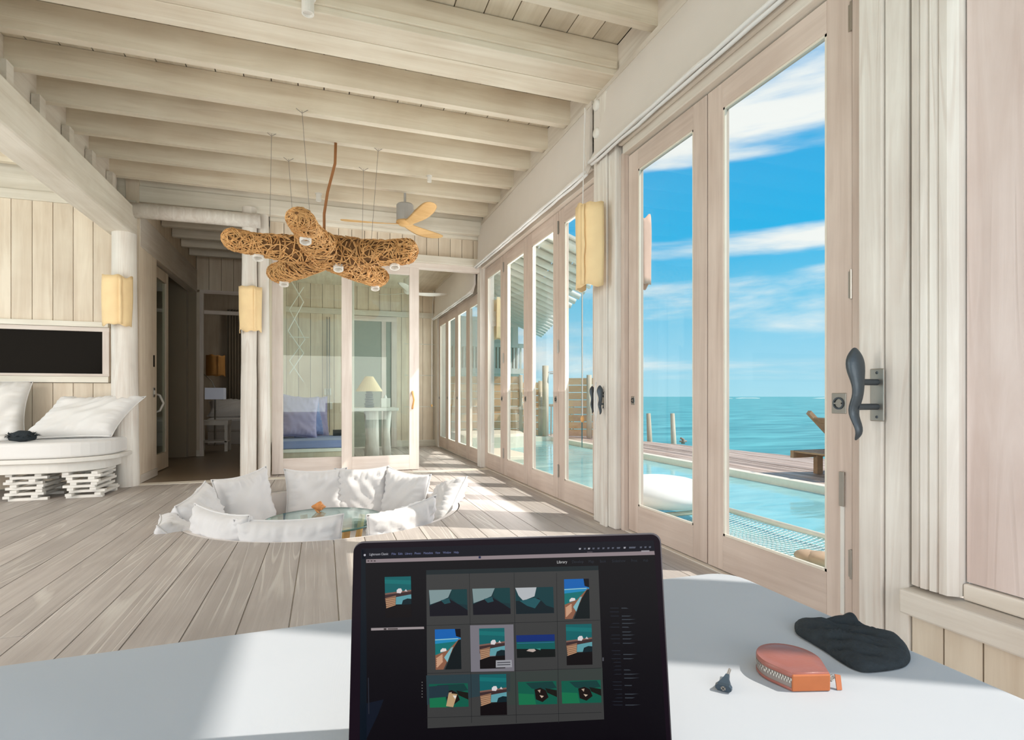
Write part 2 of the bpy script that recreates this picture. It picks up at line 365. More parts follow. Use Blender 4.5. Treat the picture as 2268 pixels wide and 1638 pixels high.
# ------------------------------------------------------------ floor: planks round the sunken seat
PC = (0.03, 5.0); PR = 1.13                       # centre and radius of the pit
fl = struct('floor')
fy0, fy1 = -2.6, 7.02
x = 2.05 - 0.199 * 34; i = 0
joint_gap = 0.006
while x < 2.045:
    a, b2 = x + joint_gap / 2, x + 0.199 - joint_gap / 2
    da, db = a - PC[0], b2 - PC[0]
    def yy(t, sgn):
        d = PR * PR - (t - PC[0]) ** 2
        return PC[1] + sgn * math.sqrt(max(d, 0))
    if min(abs(da), abs(db)) < PR or da * db < 0:
        xs = [a + (b2 - a) * k / 10 for k in range(11)]
        near = [(a, fy0), (b2, fy0)] + [(t, yy(t, -1)) for t in reversed(xs)]
        far = [(b2, fy1), (a, fy1)] + [(t, yy(t, 1)) for t in xs]
        if abs(da) >= PR: pass
        MB().prism(near, -0.03, 0).build('plank', M_floor, fl)
        MB().prism(far, -0.03, 0).build('plank', M_floor, fl)
    else:
        # long boards butt-jointed here and there
        cut = fy0 + (fy1 - fy0) * (0.30 + 0.5 * ((i * 0.618) % 1))
        B('plank', (a, b2, fy0, cut - 0.0015, -0.03, 0), M_floor, fl)
        B('plank', (a, b2, cut + 0.0015, fy1, -0.03, 0), M_floor, fl)
    x += 0.199; i += 1
# sub floor under the gaps, with the round hole
sub = MB(); n = 48
outer = [(-6, fy0), (2.3, fy0), (2.3, fy1), (-6, fy1)]
ring = [(PC[0] + (PR + 0.01) * math.cos(2 * PI * k / n), PC[1] + (PR + 0.01) * math.sin(2 * PI * k / n)) for k in range(n)]
def outpt(a):
    dx, dy = math.cos(a), math.sin(a); ts = []
    if dx > 1e-9: ts.append((2.3 - PC[0]) / dx)
    if dx < -1e-9: ts.append((-6 - PC[0]) / dx)
    if dy > 1e-9: ts.append((fy1 - PC[1]) / dy)
    if dy < -1e-9: ts.append((fy0 - PC[1]) / dy)
    t = min(ts); return (PC[0] + dx * t, PC[1] + dy * t)
vs = [(p[0], p[1], -0.009) for p in ring] + [(*outpt(2 * PI * k / n), -0.009) for k in range(n)]
sub.add(vs, [(k, (k + 1) % n, n + (k + 1) % n, n + k) for k in range(n)])
# corners
for cx_, cy_ in outer: pass
sub.build('subfloor', plain('pale_joint_filler', (0.80, 0.76, 0.70), 0.9), fl)
# threshold and hall / study floors
hf = MB().box(-1.93, -0.72, 7.02, 9.95, -0.04, -0.004).box(-4.2, 1.0, 9.95, 14.0, -0.04, -0.004).box(-4.2, -1.93, 7.3, 9.95, -0.04, -0.004)
hf.build('hall_floor', M_hall, fl)
B('floor_edge_board', (-2.3, 2.05, 6.90, 7.06, -0.02, 0.004), M_trimX, fl)
for k in range(14):
    B('plank', (-0.72 + k * 0.199, -0.72 + (k + 1) * 0.199 - 0.005 if k < 13 else 2.07, 7.065, 10.6, -0.03, 0), M_floor, fl)

# the pit: upholstered bench ring, back wall, bottom
pit = struct('sunken_seat')
pit['label'] = 'round sunken seating pit with pale upholstered bench ring set in the plank floor'
MB().lathe([(PR, -0.001), (PR, -0.40), (PR - 0.02, -0.42), (0.66, -0.42), (0.62, -0.44), (0.62, -0.86), (0.0, -0.86)], 64, (PC[0], PC[1], 0)).build('pit_lining', M_upholst, pit, smooth=False)
MB().lathe([(PR - 0.015, -0.30), (PR - 0.06, -0.28), (PR - 0.06, -0.012), (PR - 0.01, -0.004)], 64, (PC[0], PC[1], 0)).build('back_rest', M_upholst, pit, smooth=False)

# ------------------------------------------------------------ ceiling
ce = struct('ceiling')
ZJ, ZC = 3.28, 3.49
x = -5.2; 
while x < 2.0:
    B('plank', (x + 0.003, x + 0.195, -0.6, 7.15, ZC, ZC + 0.02), M_ceil, ce); x += 0.2
B('roof_deck', (-5.3, 2.08, -0.6, 1.2, ZC + 0.024, ZC + 0.1), M_gap, ce)
B('roof_deck', (-5.3, 2.3, 1.2, 7.3, ZC + 0.024, ZC + 0.1), M_gap, ce)
B('roof_deck', (-5.3, 2.6, 7.3, 14.2, 3.56, 3.64), M_gap, ce)
# joists run across the room
joist_y = [1.55, 2.03, 2.51, 2.99, 4.55, 5.03, 5.51, 5.98, 6.40, 6.80]
jy = [0.6, 1.08, 1.56, 2.04, 2.52, 3.0, 4.31, 4.81, 5.28, 5.80, 6.29, 6.82]
for y in jy:
    B('joist', (-2.15, 2.03, y, y + 0.068, ZJ + (0.0 if y > 4.1 else 0.02), ZC - 0.002), M_joist, ce, bevel=0.0015)
    B('joist', (-5.2, -2.19, y, y + 0.075, ZJ + 0.02, ZC - 0.002), M_joist, ce, bevel=0.004)
# heavy tie beam of two timbers
tb = struct('trim_2')
B('beam', (-5.2, 2.0, 3.50, 3.70, ZJ - 0.02, ZC - 0.004), M_joist, tb, bevel=0.006)
B('beam', (-5.2, 2.0, 3.706, 3.92, ZJ - 0.02, ZC - 0.004), M_joist, tb, bevel=0.006)
B('edge_strip', (-5.2, 1.98, 3.48, 3.498, ZJ + 0.02, ZJ + 0.07), M_joist, tb, bevel=0.003)
# long beam on the left that lands on the round pillar, with its packing above
lb = struct('trim_1')
B('beam', (-2.19, -1.94, -1.2, 7.05, 2.70, 3.005), M_beamY, lb, bevel=0.012)
B('packing_board', (-2.19, -2.13, -1.2, 7.05, 3.009, ZC - 0.003), M_trimY, lb)
for y in jy:
    B('joist_block', (-2.125, -2.07, y - 0.10, y - 0.004, 3.01, ZJ), M_trimY, lb)
# plank seam in the beam
# ledger on the sea side
B('ledger', (1.998, 2.06, 1.0, 7.25, 3.02, ZC - 0.003), M_trimY, ce, bevel=0.004)

# ------------------------------------------------------------ sea side wall
wr = struct('wall_right')
XW = 2.05
B('head_board', (XW + 0.01, XW + 0.13, 1.2, 7.3, 2.78, 3.55), M_trimY, wr)
B('head_rail', (XW - 0.04, XW + 0.13, 1.62, 3.46, 2.68, 2.775), M_trimY, wr, bevel=0.006)
B('head_moulding', (XW - 0.075, XW - 0.042, 1.45, 3.46, 2.735, 2.79), M_trimY, wr, bevel=0.008)
B('head_rail', (XW - 0.04, XW + 0.13, 3.88, 7.17, 2.68, 2.775), M_trimY, wr, bevel=0.006)
B('head_moulding', (XW - 0.075, XW - 0.042, 3.88, 7.17, 2.735, 2.79), M_trimY, wr, bevel=0.008)
B('threshold', (XW - 0.02, XW + 0.15, 1.6, 7.2, -0.03, 0.006), M_trimY, wr)
# wall beside the viewer, outside the picture, with two tall openings
B('side_wall', (XW, XW + 0.12, -0.13, 0.27, 0, 3.5), M_board, wr)
B('side_wall', (XW, XW + 0.12, 0.27, 0.95, 2.6, 3.5), M_board, wr)
B('side_wall', (XW, XW + 0.12, 0.27, 0.95, 0, 0.35), M_board, wr)
B('side_wall', (XW, XW + 0.12, -2.6, -0.13, 0, 0.45), M_board, wr)
B('side_head', (XW, XW + 0.12, -2.6, -0.13, 3.52, 3.62), M_board, wr)  # unseen head, added to end the sun patch on the daybed
# post and mouldings at the right of the doors
B('jamb', (XW - 0.005, XW + 0.13, 1.620, 1.685, 0, 2.70), M_door, wr, bevel=0.003)
B('jamb_post', (XW - 0.055, XW + 0.13, 1.520, 1.616, 0, 3.5), M_post, wr, bevel=0.005)
B('jamb_post', (XW - 0.045, XW + 0.13, 1.425, 1.516, 0, 3.5), M_post, wr, bevel=0.005)
B('groove_back', (XW + 0.0, XW + 0.12, 1.40, 1.43, 0, 3.5), M_gap, wr)
# fluted pilaster
fp = MB(); y0 = 1.268; prof = [(y0, 0), (y0, 0.05), (y0 + 0.02, 0.078), (y0 + 0.045, 0.078), (y0 + 0.05, 0.068), (y0 + 0.056, 0.078), (y0 + 0.075, 0.08), (y0 + 0.081, 0.068), (y0 + 0.087, 0.080),
        (y0 + 0.105, 0.082), (y0 + 0.111, 0.07), (y0 + 0.117, 0.078), (y0 + 0.142, 0.072), (y0 + 0.146, 0)]
pts = [(XW + 0.02 - d, y) for y, d in prof]
fp.prism(pts, 0.285, 3.5).build('pilaster', M_post, wr)
B('panel_board', (XW + 0.0, XW + 0.03, 0.95, 1.262, 0.335, 3.5), wood('panel_board_wood', (0.58, 0.45, 0.40), (0.76, 0.65, 0.61), 'Z', bump=0.35, across=10, wave=0.2, streak=(0.5, 0.4, 0.36)), wr)
MB().prism([(XW - 0.015, 1.266), (XW - 0.015, 0.95), (XW + 0.03, 0.95), (XW + 0.03, 1.266)], 0.275, 0.33).build('panel_sill', M_trimY, wr, bevel=0.006)
B('ledge', (XW - 0.10, XW + 0.05, 0.95, 1.424, 0.185, 0.272), M_trimY, wr, bevel=0.008)
for k, (a, b2) in enumerate(((0.95, 1.06), (1.065, 1.19), (1.195, 1.31), (1.315, 1.42))):
    B('skirting_board', (XW - 0.035, XW + 0.05, a, b2, 0, 0.183), M_board, wr)

def pillar_round(name, x, y, r, z1, wob=0.006, seed=1, base=0.0):
    rr = random.Random(seed); prof = []
    m = MB(); pts = []; rad = []
    for k in range(15):
        z = base + (z1 - base) * k / 14; t = k / 14
        pts.append((x + wob * math.sin(3 * t + seed), y + wob * math.cos(2.3 * t + seed), z)); rad.append(r * (1.06 - 0.10 * t) + rr.uniform(-0.002, 0.002))
    o = m.tube(pts, rad, 22).build(name, M_post, None, smooth=True)
    o['kind'] = 'structure'; smooth_by_angle(o, 50); return o
pl = pillar_round('pillar', -2.02, 6.93, 0.117, 2.70, seed=2)
pillar_round('pillar', -0.83, 7.06, 0.082, 3.15, seed=5)
pillar_round('pillar', -0.68, 7.14, 0.065, 3.15, seed=8)
# post between the two groups of folding doors
pp = struct('trim_3')
B('post', (XW - 0.075, XW + 0.16, 3.50, 3.84, 0, 3.26), M_post, pp, bevel=0.012)
B('post_stop', (XW - 0.03, XW + 0.13, 3.455, 3.498, 0, 2.70), M_door, pp, bevel=0.004)
B('post_stop', (XW - 0.03, XW + 0.13, 3.842, 3.872, 0, 2.70), M_door, pp, bevel=0.004)
B('post_strip', (XW - 0.095, XW - 0.077, 3.60, 3.70, 0, 3.2), M_post, pp, bevel=0.004)
for z in (3.16, 2.95):
    MB().lathe([(0.0, 0.0), (0.035, 0), (0.04, 0.01), (0.04, 0.03), (0.03, 0.04), (0, 0.04)], 14, (0, 0, 0)).xf(Matrix.Translation((XW - 0.076, 3.74, z)) @ Matrix.Rotation(-PI / 2, 4, 'Y')).build('bolt_cap', M_white, pp, smooth=True)
p2_ = struct('trim_4')
B('post', (XW - 0.06, XW + 0.14, 7.17, 7.32, 0, 3.26), M_post, p2_, bevel=0.008)
B('post', (XW - 0.02, XW + 0.14, 10.34, 10.55, 0, 3.26), M_post, p2_, bevel=0.008)

# ------------------------------------------------------------ folding doors along the sea side
door_n = [0]
def leaf(y0, y1, ztop, lock_side, lks=1.0, *, lockz=0.93, kick=0.20, hinge=None, stile=0.125, fold=None):
    door_n[0] += 1
    d = struct('door_%d' % door_n[0], (XW + 0.03, y0, 0))
    xa, xb = XW + 0.005, XW + 0.05
    g = 0.0025
    z0 = 0.012
    B('stile', (xa, xb, y0 + g, y0 + stile, z0, ztop), M_door, d, bevel=0.003)
    B('stile', (xa, xb, y1 - stile, y1 - g, z0, ztop), M_door, d, bevel=0.003)
    B('rail', (xa, xb, y0 + stile, y1 - stile, z0, kick), M_doorh, d, bevel=0.002)
    B('rail', (xa, xb, y0 + stile, y1 - stile, ztop - 0.14, ztop), M_doorh, d, bevel=0.002)
    bead = MB()
    s0, s1, k0, k1 = y0 + stile, y1 - stile, kick, ztop - 0.14
    for xx in ((xa + 0.004, xa + 0.016),):
        bead.box(*xx, s0, s0 + 0.012, k0, k1).box(*xx, s1 - 0.012, s1, k0, k1).box(*xx, s0, s1, k0, k0 + 0.012).box(*xx, s0, s1, k1 - 0.012, k1)
    bead.build('glazing_bead', plain('cream_bead', (0.78, 0.72, 0.62), 0.6) if 'cream_bead' not in MATS else MATS['cream_bead'], d)
    B('pane', (xa + 0.018, xa + 0.022, s0, s1, k0, k1), M_glass, d)
    ly = y0 + stile * 0.5 if lock_side < 0 else y1 - stile * 0.5
    if lock_side:
        lk_ = B('lock_plate', (xa - 0.003, xa + 0.001, ly - 0.024 * lks, ly + 0.024 * lks, lockz - 0.030 * lks, lockz + 0.030 * lks), M_steel, d, bevel=0.002)
        MB().lathe([(0.013 * lks, 0), (0.018 * lks, 0.0), (0.018 * lks, 0.004), (0.013 * lks, 0.004)], 20).xf(Matrix.Translation((xa - 0.003, ly, lockz)) @ Matrix.Rotation(-PI / 2, 4, 'Y')).build('thumb_turn', M_iron, lk_, smooth=False)
        B('turn_bar', (xa - 0.012, xa - 0.003, ly - 0.012 * lks, ly + 0.012 * lks, lockz - 0.003, lockz + 0.003), M_steel, lk_)
    if hinge is not None:
        for hz in (0.27, 1.42, 2.52):
            MB().tube([(xa - 0.006, hinge, hz - 0.06), (xa - 0.006, hinge, hz + 0.06)], 0.007, 8).box(xa - 0.003, xa + 0.0005, hinge - 0.018, hinge + 0.018, hz - 0.055, hz + 0.055).build('hinge', M_steel, d)
    return d
d1 = leaf(1.69, 2.595, 2.67, -1, 1.45, hinge=1.69)
# long flush bolt on the first leaf
fb = B('flush_bolt', (XW - 0.0005, XW + 0.006, 1.725, 1.743, 0.05, 0.63), M_alu if False else M_white, d1)
B('bolt_lever', (XW - 0.006, XW + 0.001, 1.722, 1.746, 0.50, 0.645), M_steel, fb, bevel=0.002)
leaf(2.60, 3.452, 2.67, 1)
ed = [3.875, 4.69, 5.51, 6.34, 7.165]
for k in range(4):
    leaf(ed[k], ed[k + 1] - 0.003, 2.67, (-1 if k else 0) if k != 3 else -1, hinge=ed[k] if k in (1, 3) else None)
ed = [7.36, 8.10, 8.85, 9.60, 10.32]
for k in range(4):
    leaf(ed[k], ed[k + 1] - 0.003, 2.42, 1 if k else 0, stile=0.10)
B('head_board', (XW, XW + 0.13, 7.3, 10.6, 2.43, 3.2), M_trimY, wr)

# wave shaped iron lever handles
def wavy_handle(y, z, side=-1, label='wavy cast iron lever handle', x0=XW - 0.055, sc=1.0, arm=0.06):
    t = thing('door_handle', label, 'handle', (x0, y, z))
    m = MB().box(x0 - 0.006, x0, y - 0.028 * sc, y + 0.028 * sc, z - 0.10 * sc, z + 0.10 * sc)
    m.build('back_plate', M_steel, t, bevel=0.004)
    for zz in (0.084, -0.084):
        MB().lathe([(0.0, 0.0035), (0.004, 0.003), (0.0055, 0)], 12).xf(Matrix.Translation((x0 - 0.006, y, z + zz * sc)) @ Matrix.Rotation(-PI / 2, 4, 'Y')).build('screw', M_iron, t, smooth=True)
    for zz in (0.048, -0.045):
        MB().tube([(x0 - 0.004, y, z + zz * sc), (x0 - arm * sc, y + 0.002, z + zz * sc)], 0.012 * sc, 12).build('arm', M_iron, t, smooth=False)
    pts = [(0.165, 0.006, 0.004), (0.155, 0.006, 0.012), (0.135, 0.006, 0.023), (0.11, 0.005, 0.028), (0.08, 0.002, 0.026), (0.05, -0.003, 0.020), (0.02, -0.006, 0.0165), (-0.01, -0.003, 0.016),
           (-0.04, 0.008, 0.0165), (-0.065, 0.010, 0.015), (-0.09, 0.002, 0.013), (-0.115, -0.008, 0.012), (-0.135, -0.008, 0.010), (-0.15, 0.000, 0.006), (-0.158, 0.004, 0.002)]
    m = MB().tube([(x0 - (arm + 0.004) * sc, y + p[1] * sc * 1.3, z + p[0] * sc * 1.08) for p in pts], [p[2] * sc * 1.5 for p in pts], 14, flat=0.62)
    m.build('wave_lever', M_iron, t, smooth=True, subsurf=1)
    return t
wavy_handle(1.535, 0.965, label='large wave-shaped dark iron lever on its steel plate, on the pale post by the doors', arm=0.105)
wavy_handle(3.63, 0.93, label='small wave-shaped iron lever on the post between the door groups', x0=XW - 0.096, sc=0.62, arm=0.045)
wavy_handle(3.93, 0.93, label='small wave-shaped iron lever on the door stile just beyond the sconce post', x0=XW + 0.004, sc=0.62)

# ------------------------------------------------------------ left side: alcove wall, hall, rooms behind
wb = struct('wall_back')
YA = 7.06
x = -5.2
while x < -2.22:
    B('board', (x + 0.003, x + 0.175, YA, YA + 0.02, 1.76, 3.0), M_board, wb)
    B('board', (x + 0.003, x + 0.175, YA, YA + 0.02, 0.0, 1.10), M_board, wb)
    x += 0.178
B('wall_core', (-5.2, -2.2, YA + 0.022, YA + 0.2, 0.0, 1.20), M_gap, wb)
B('wall_core', (-5.2, -2.2, YA + 0.022, YA + 0.2, 1.66, 3.56), M_gap, wb)
B('wall_core', (-2.225, -1.95, YA + 0.022, YA + 0.2, 0.0, 3.56), M_board, wb)
B('top_trim', (-5.2, -1.95, YA - 0.03, YA + 0.02, 3.0, 3.10), M_trimX, wb, bevel=0.004)
B('frieze', (-5.2, -1.95, YA, YA + 0.02, 3.10, 3.53), M_trimX, wb)
B('niche_ledge', (-5.2, -2.2, YA - 0.05, YA + 0.02, 1.70, 1.755), M_trimX, wb, bevel=0.004)
B('niche_ledge', (-5.2, -2.2, YA - 0.04, YA + 0.02, 1.105, 1.17), M_trimX, wb, bevel=0.004)
B('niche_frame', (-5.2, -2.2, YA - 0.02, YA + 0.03, 1.655, 1.698), M_doorx, wb)
B('niche_frame', (-5.2, -2.2, YA - 0.02, YA + 0.03, 1.172, 1.20), M_doorx, wb)
B('niche_frame', (-2.26, -2.2, YA - 0.025, YA + 0.03, 1.20, 1.655), M_slide, wb)
B('niche_glass', (-5.2, -2.262, YA + 0.03, YA + 0.036, 1.20, 1.655), M_tv, wb)
# wall that runs back from the pillar, with switches and a glazed door
wl = struct('wall_left')
B('side_panel', (-2.05, -1.93, 7.08, 7.74, 0.08, 3.3), M_board, wl)
B('side_baseboard', (-2.05, -1.918, 7.08, 7.74, 0, 0.09), M_trimY, wl)
B('door_head', (-2.05, -1.92, 7.08, 9.95, 2.62, 2.98), M_trimY, wl, bevel=0.006)
B('upper_wall', (-2.05, -1.94, 7.08, 9.95, 2.98, 3.56), M_board, wl)
sw = tag(MB().box(-1.93, -1.921, 7.60, 7.63, 1.31, 1.45).build('thermostat', M_tv, bevel=0.002), 'narrow black thermostat strip on the pale wall left of the hallway', 'switch')
sw = thing('light_switch', 'small metal light switch plate low on the pale wall left of the hallway', 'switch', (-1.93, 7.62, 1.0))
B('plate', (-1.93, -1.922, 7.585, 7.655, 0.95, 1.06), M_steel, sw, bevel=0.002); B('rocker', (-1.922, -1.918, 7.60, 7.64, 0.98, 1.03), M_white, sw)
dl = struct('door_20', (-1.95, 7.8, 0))
for dims, nm in (((-2.04, -1.995, 7.70, 7.79, 0.01, 2.6), 'stile'), ((-2.04, -1.995, 8.45, 8.55, 0.01, 2.6), 'stile')):
    B(nm, dims, M_board, dl)
B('rail', (-2.04, -1.995, 7.79, 8.45, 0.01, 0.22), M_board, dl); B('rail', (-2.04, -1.995, 7.79, 8.45, 2.46, 2.6), M_board, dl)
B('pane', (-2.02, -2.014, 7.79, 8.45, 0.22, 2.46), M_glass2, dl)
dh = MB().tube([(-1.995, 7.92, 0.76), (-1.94, 7.92, 0.78), (-1.90, 7.92, 0.87), (-1.94, 7.92, 0.97), (-1.995, 7.92, 0.99)], 0.014, 8).build('door_pull', M_white, dl, smooth=True)
# dark bathroom behind that door
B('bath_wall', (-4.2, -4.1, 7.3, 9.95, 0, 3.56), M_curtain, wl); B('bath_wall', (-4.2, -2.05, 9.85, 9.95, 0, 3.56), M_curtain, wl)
# hall lintel (round pole) and hall ceiling
MB().tube([(-1.98, 6.96, 2.97), (-1.3, 6.97, 2.98), (-0.70, 7.0, 2.99)], 0.082, 16).build('lintel_pole', M_post, ce, smooth=True)
for k, y in enumerate((7.45, 7.95, 8.45, 8.95, 9.45)):
    B('joist', (-1.93, -0.70, y, y + 0.075, 3.10, 3.35), M_trimX, ce)
for k in range(6):
    B('plank', (-1.93 + k * 0.205, -1.93 + (k + 1) * 0.205 - 0.003, 7.16, 9.95, 3.36, 3.38), M_ceil, ce)
# hall end wall with the bedroom doorway
wh = struct('wall_hall')
B('board', (-1.93, -1.87, 9.95, 10.03, 0, 2.62), M_board, wh)
x = -1.93
while x < -0.74:
    B('board', (x + 0.003, min(x + 0.175, -0.70), 9.95, 10.03, 2.66, 3.36), M_board, wh); x += 0.178
B('door_frame', (-1.88, -1.825, 9.92, 9.95, 0, 2.66), M_slide, wh); B('door_frame', (-1.825, -0.70, 9.92, 9.95, 2.60, 2.66), M_doorx, wh)
B('transom', (-1.825, -0.70, 9.96, 10.0, 2.28, 2.34), M_doorx, wh)
B('baseboard_board', (-1.93, -1.82, 9.935, 9.95, 0, 0.10), M_trimX, wh)
B('hall_partition', (-0.76, -0.64, 7.22, 10.6, 0, 3.56), M_board, wh)
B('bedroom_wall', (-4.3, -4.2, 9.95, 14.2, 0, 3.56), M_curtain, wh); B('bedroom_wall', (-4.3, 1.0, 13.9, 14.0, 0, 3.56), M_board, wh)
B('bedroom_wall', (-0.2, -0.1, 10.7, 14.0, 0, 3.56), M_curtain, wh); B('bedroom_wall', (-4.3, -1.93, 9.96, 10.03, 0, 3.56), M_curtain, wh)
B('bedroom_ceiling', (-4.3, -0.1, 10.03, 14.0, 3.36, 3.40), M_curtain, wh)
# curtains in the bedroom
def curtain(x0, x1, y, z0, z1, lab):
    m = MB(); nn = 60; vs = []
    for k in range(nn + 1):
        xx = x0 + (x1 - x0) * k / nn; dy = 0.03 * math.sin(k * 0.9) + 0.01 * math.sin(k * 2.3)
        vs += [(xx, y + dy, z0), (xx, y + dy, z1), (xx, y + dy + 0.012, z0), (xx, y + dy + 0.012, z1)]
    fs = []
    for k in range(nn):
        a = 4 * k; b3 = 4 * (k + 1); fs += [(a, b3, b3 + 1, a + 1), (a + 2, a + 3, b3 + 3, b3 + 2), (a + 1, b3 + 1, b3 + 3, a + 3), (a, a + 2, b3 + 2, b3)]
    return tag(m.add(vs, fs).build('curtain', M_curtain, smooth=True), lab, 'curtain')
curtain(-2.05, -1.55, 13.7, 0.02, 2.9, 'grey curtain left of the dim bedroom window')
curtain(-1.35, -0.95, 13.7, 0.02, 2.9, 'grey curtain hanging above the dim bed')

# ------------------------------------------------------------ partition with the sliding glass doors, study behind
wp = struct('wall_study')
YP = 7.20
x = -0.62
while x < 2.0:
    B('board', (x + 0.003, min(x + 0.155, 2.03), YP + 0.02, YP + 0.04, 2.80, 3.56), M_board, wp); x += 0.158
B('board_back', (-0.62, 2.03, YP + 0.042, YP + 0.10, 2.80, 3.56), M_gap, wp)
B('wall_end', (-2.05, -1.925, 7.052, 7.10, 0, 3.5), M_board, ce)
B('end_beam', (-2.06, 1.995, 7.06, 7.16, 3.10, 3.275), M_trimX, ce, bevel=0.006)
B('end_beam_top', (-2.06, 1.995, 7.08, 7.16, 3.277, 3.50), M_trimX, ce)
B('top_plate', (-0.62, 2.03, YP - 0.03, YP + 0.05, 3.06, 3.11), M_trimX, wp, bevel=0.004)
B('lintel', (-0.66, 1.99, YP - 0.05, YP + 0.10, 2.70, 2.80), M_trimX, wp, bevel=0.006)
B('track', (-0.66, 1.99, YP - 0.02, YP + 0.09, 2.63, 2.70), M_doorx, wp, bevel=0.004)
def slide(n, x0, x1, y0, ztop, pull=None, stl=0.125, sl2=None):
    d = struct('door_%d' % n, (x0, y0, 0)); sr = sl2 or stl
    B('stile', (x0, x0 + stl, y0, y0 + 0.045, 0.01, ztop), M_slide, d, bevel=0.003)
    B('stile', (x1 - sr, x1, y0, y0 + 0.045, 0.01, ztop), M_slide, d, bevel=0.003)
    B('rail', (x0 + stl, x1 - sr, y0, y0 + 0.045, 0.01, 0.20), M_doorx, d, bevel=0.003)
    B('rail', (x0 + stl, x1 - sr, y0, y0 + 0.045, ztop - 0.10, ztop), M_doorx, d, bevel=0.003)
    B('pane', (x0 + stl, x1 - sr, y0 + 0.02, y0 + 0.026, 0.20, ztop - 0.10), M_glass2, d)
    if pull:
        MB().tube([(pull, y0, 0.80), (pull, y0 - 0.03, 0.83), (pull + 0.012, y0 - 0.045, 0.91), (pull, y0 - 0.03, 0.99), (pull, y0, 1.02)], 0.012, 8).build('pull', M_white if False else M_oak, d, smooth=True)
    return d
slide(21, -0.60, 0.36, YP + 0.055, 2.63)
slide(22, 0.205, 1.17, YP - 0.01, 2.63, pull=1.085)
# far wall of the study
YS = 10.6
x = -0.64; k = 0
while x < 2.05:
    x1_ = min(x + 0.20, 2.05)
    B('board', (x + 0.003, x1_, YS, YS + 0.02, 0.12, 3.0), M_board, wp); x += 0.203
B('far_wall_core', (-0.76, 2.3, YS + 0.021, YS + 0.12, 0, 3.56), M_gap, wp)
B('far_baseboard', (-0.64, 2.05, YS - 0.015, YS, 0, 0.12), M_trimX, wp)
for z in (0.75, 1.35, 1.95): B('batten', (1.45, 2.05, YS - 0.006, YS, z, z + 0.02), M_trimX, wp)
B('far_top_trim', (-0.64, 2.05, YS - 0.03, YS, 2.46, 2.56), M_trimX, wp)
dd = struct('door_23', (0.9, YS, 0))
B('door_frame', (0.42, 0.52, YS - 0.04, YS, 0, 2.36), M_slide, dd); B('door_frame', (1.20, 1.30, YS - 0.04, YS, 0, 2.36), M_slide, dd); B('door_frame', (0.42, 1.30, YS - 0.04, YS, 2.36, 2.45), M_doorx, dd)
B('door_panel', (0.52, 1.20, YS - 0.02, YS - 0.002, 0.02, 2.36), plain('grey_green_panel', (0.34, 0.35, 0.29), 0.5), dd)
B('door_mullion', (1.02, 1.10, YS - 0.03, YS - 0.02, 0.02, 2.36), M_slide, dd)
B('study_ceiling', (-0.64, 2.1, YP + 0.12, YS, 3.0, 3.03), M_ceil, wp)
# ------------------------------------------------------------ roman blinds
def blind(y0, y1, ztop, zbot, xw, lab, xo=0.0, cords=True, cord_y=None):
    t = thing('roman_blind', lab, 'blind', (xw, y0, ztop), group=None)
    m = MB(); nn = 40; prof = [(0.0, 0.0), (0.03, -0.12), (0.035, -0.40), (0.05, -0.80), (0.085, -0.93), (0.115, -0.975), (0.10, -1.0), (0.06, -0.985), (0.03, -0.9), (0.0, -0.8)]
    h = ztop - zbot; vs = []
    rr = random.Random(int(y0 * 10))
    for k in range(nn + 1):
        y = y0 + (y1 - y0) * k / nn
        for j, (d, z) in enumerate(prof):
            wz = 0.012 * noise.noise(Vector((y * 2.2, j * 0.4, 3))) * (1 if j > 2 else 0.3)
            wd = 0.025 * noise.noise(Vector((y * 3.1, j * 0.5, 9))) * (1 if j > 2 else 0.3)
            vs.append((xw - d * 0.75 + wd * 0.6, y, ztop + z * h + wz))
    p = len(prof); fs = []
    for k in range(nn):
        for j in range(p): fs.append((k * p + j, (k + 1) * p + j, (k + 1) * p + (j + 1) % p, k * p + (j + 1) % p))
    fs.append(tuple(range(p))); fs.append(tuple(nn * p + j for j in range(p))[::-1])
    m.add(vs, fs).build('canvas', M_blind, t, smooth=True); smooth_by_angle(t.children[0], 60)
    m = MB()
    for q, d in enumerate((0.062, 0.076, 0.050)):
        pts = []
        for k in range(25):
            y = y0 + (y1 - y0) * k / 24
            pts.append((xw - d, y, zbot + 0.02 - 0.012 * q + 0.008 * noise.noise(Vector((y * 4, q, 1)))))
        m.tube(pts, 0.012, 6)
    m.build('folded_hem', M_linen, t, smooth=True)
    B('head_batten', (xw - 0.01, xw + 0.03, y0, y1, ztop - 0.01, ztop + 0.03), M_trimY, t)
    if cord_y is not None:
        MB().tube([(xw - 0.07, cord_y, ztop - 0.05), (xw - 0.105, cord_y - 0.03, 2.3), (xw - 0.11, cord_y - 0.04, 0.80)], 0.004, 6).tube([(xw - 0.05, cord_y + 0.02, ztop - 0.05), (xw - 0.07, cord_y + 0.02, 2.9), (xw - 0.05, cord_y + 0.02, 2.75)], 0.003, 5).build('pull_cord', M_linen, t)
        MB().lathe([(0, 0), (0.012, 0.005), (0.016, 0.03), (0.006, 0.05), (0, 0.05)], 10, (xw - 0.11, cord_y - 0.04, 0.76)).build('cord_knob', M_oak, t, smooth=True)
    return t
blind(1.15, 3.78, 3.24, 2.73, 1.98, 'long pale canvas roman blind drawn up above the two nearest glass doors')
blind(3.86, 7.15, 3.24, 2.68, 1.98, 'long pale canvas roman blind drawn up above the farther four glass doors', cord_y=3.855)
blind(7.42, 10.3, 2.98, 2.40, 2.0, 'short pale canvas roman blind above the glass doors of the study', cord_y=10.2)
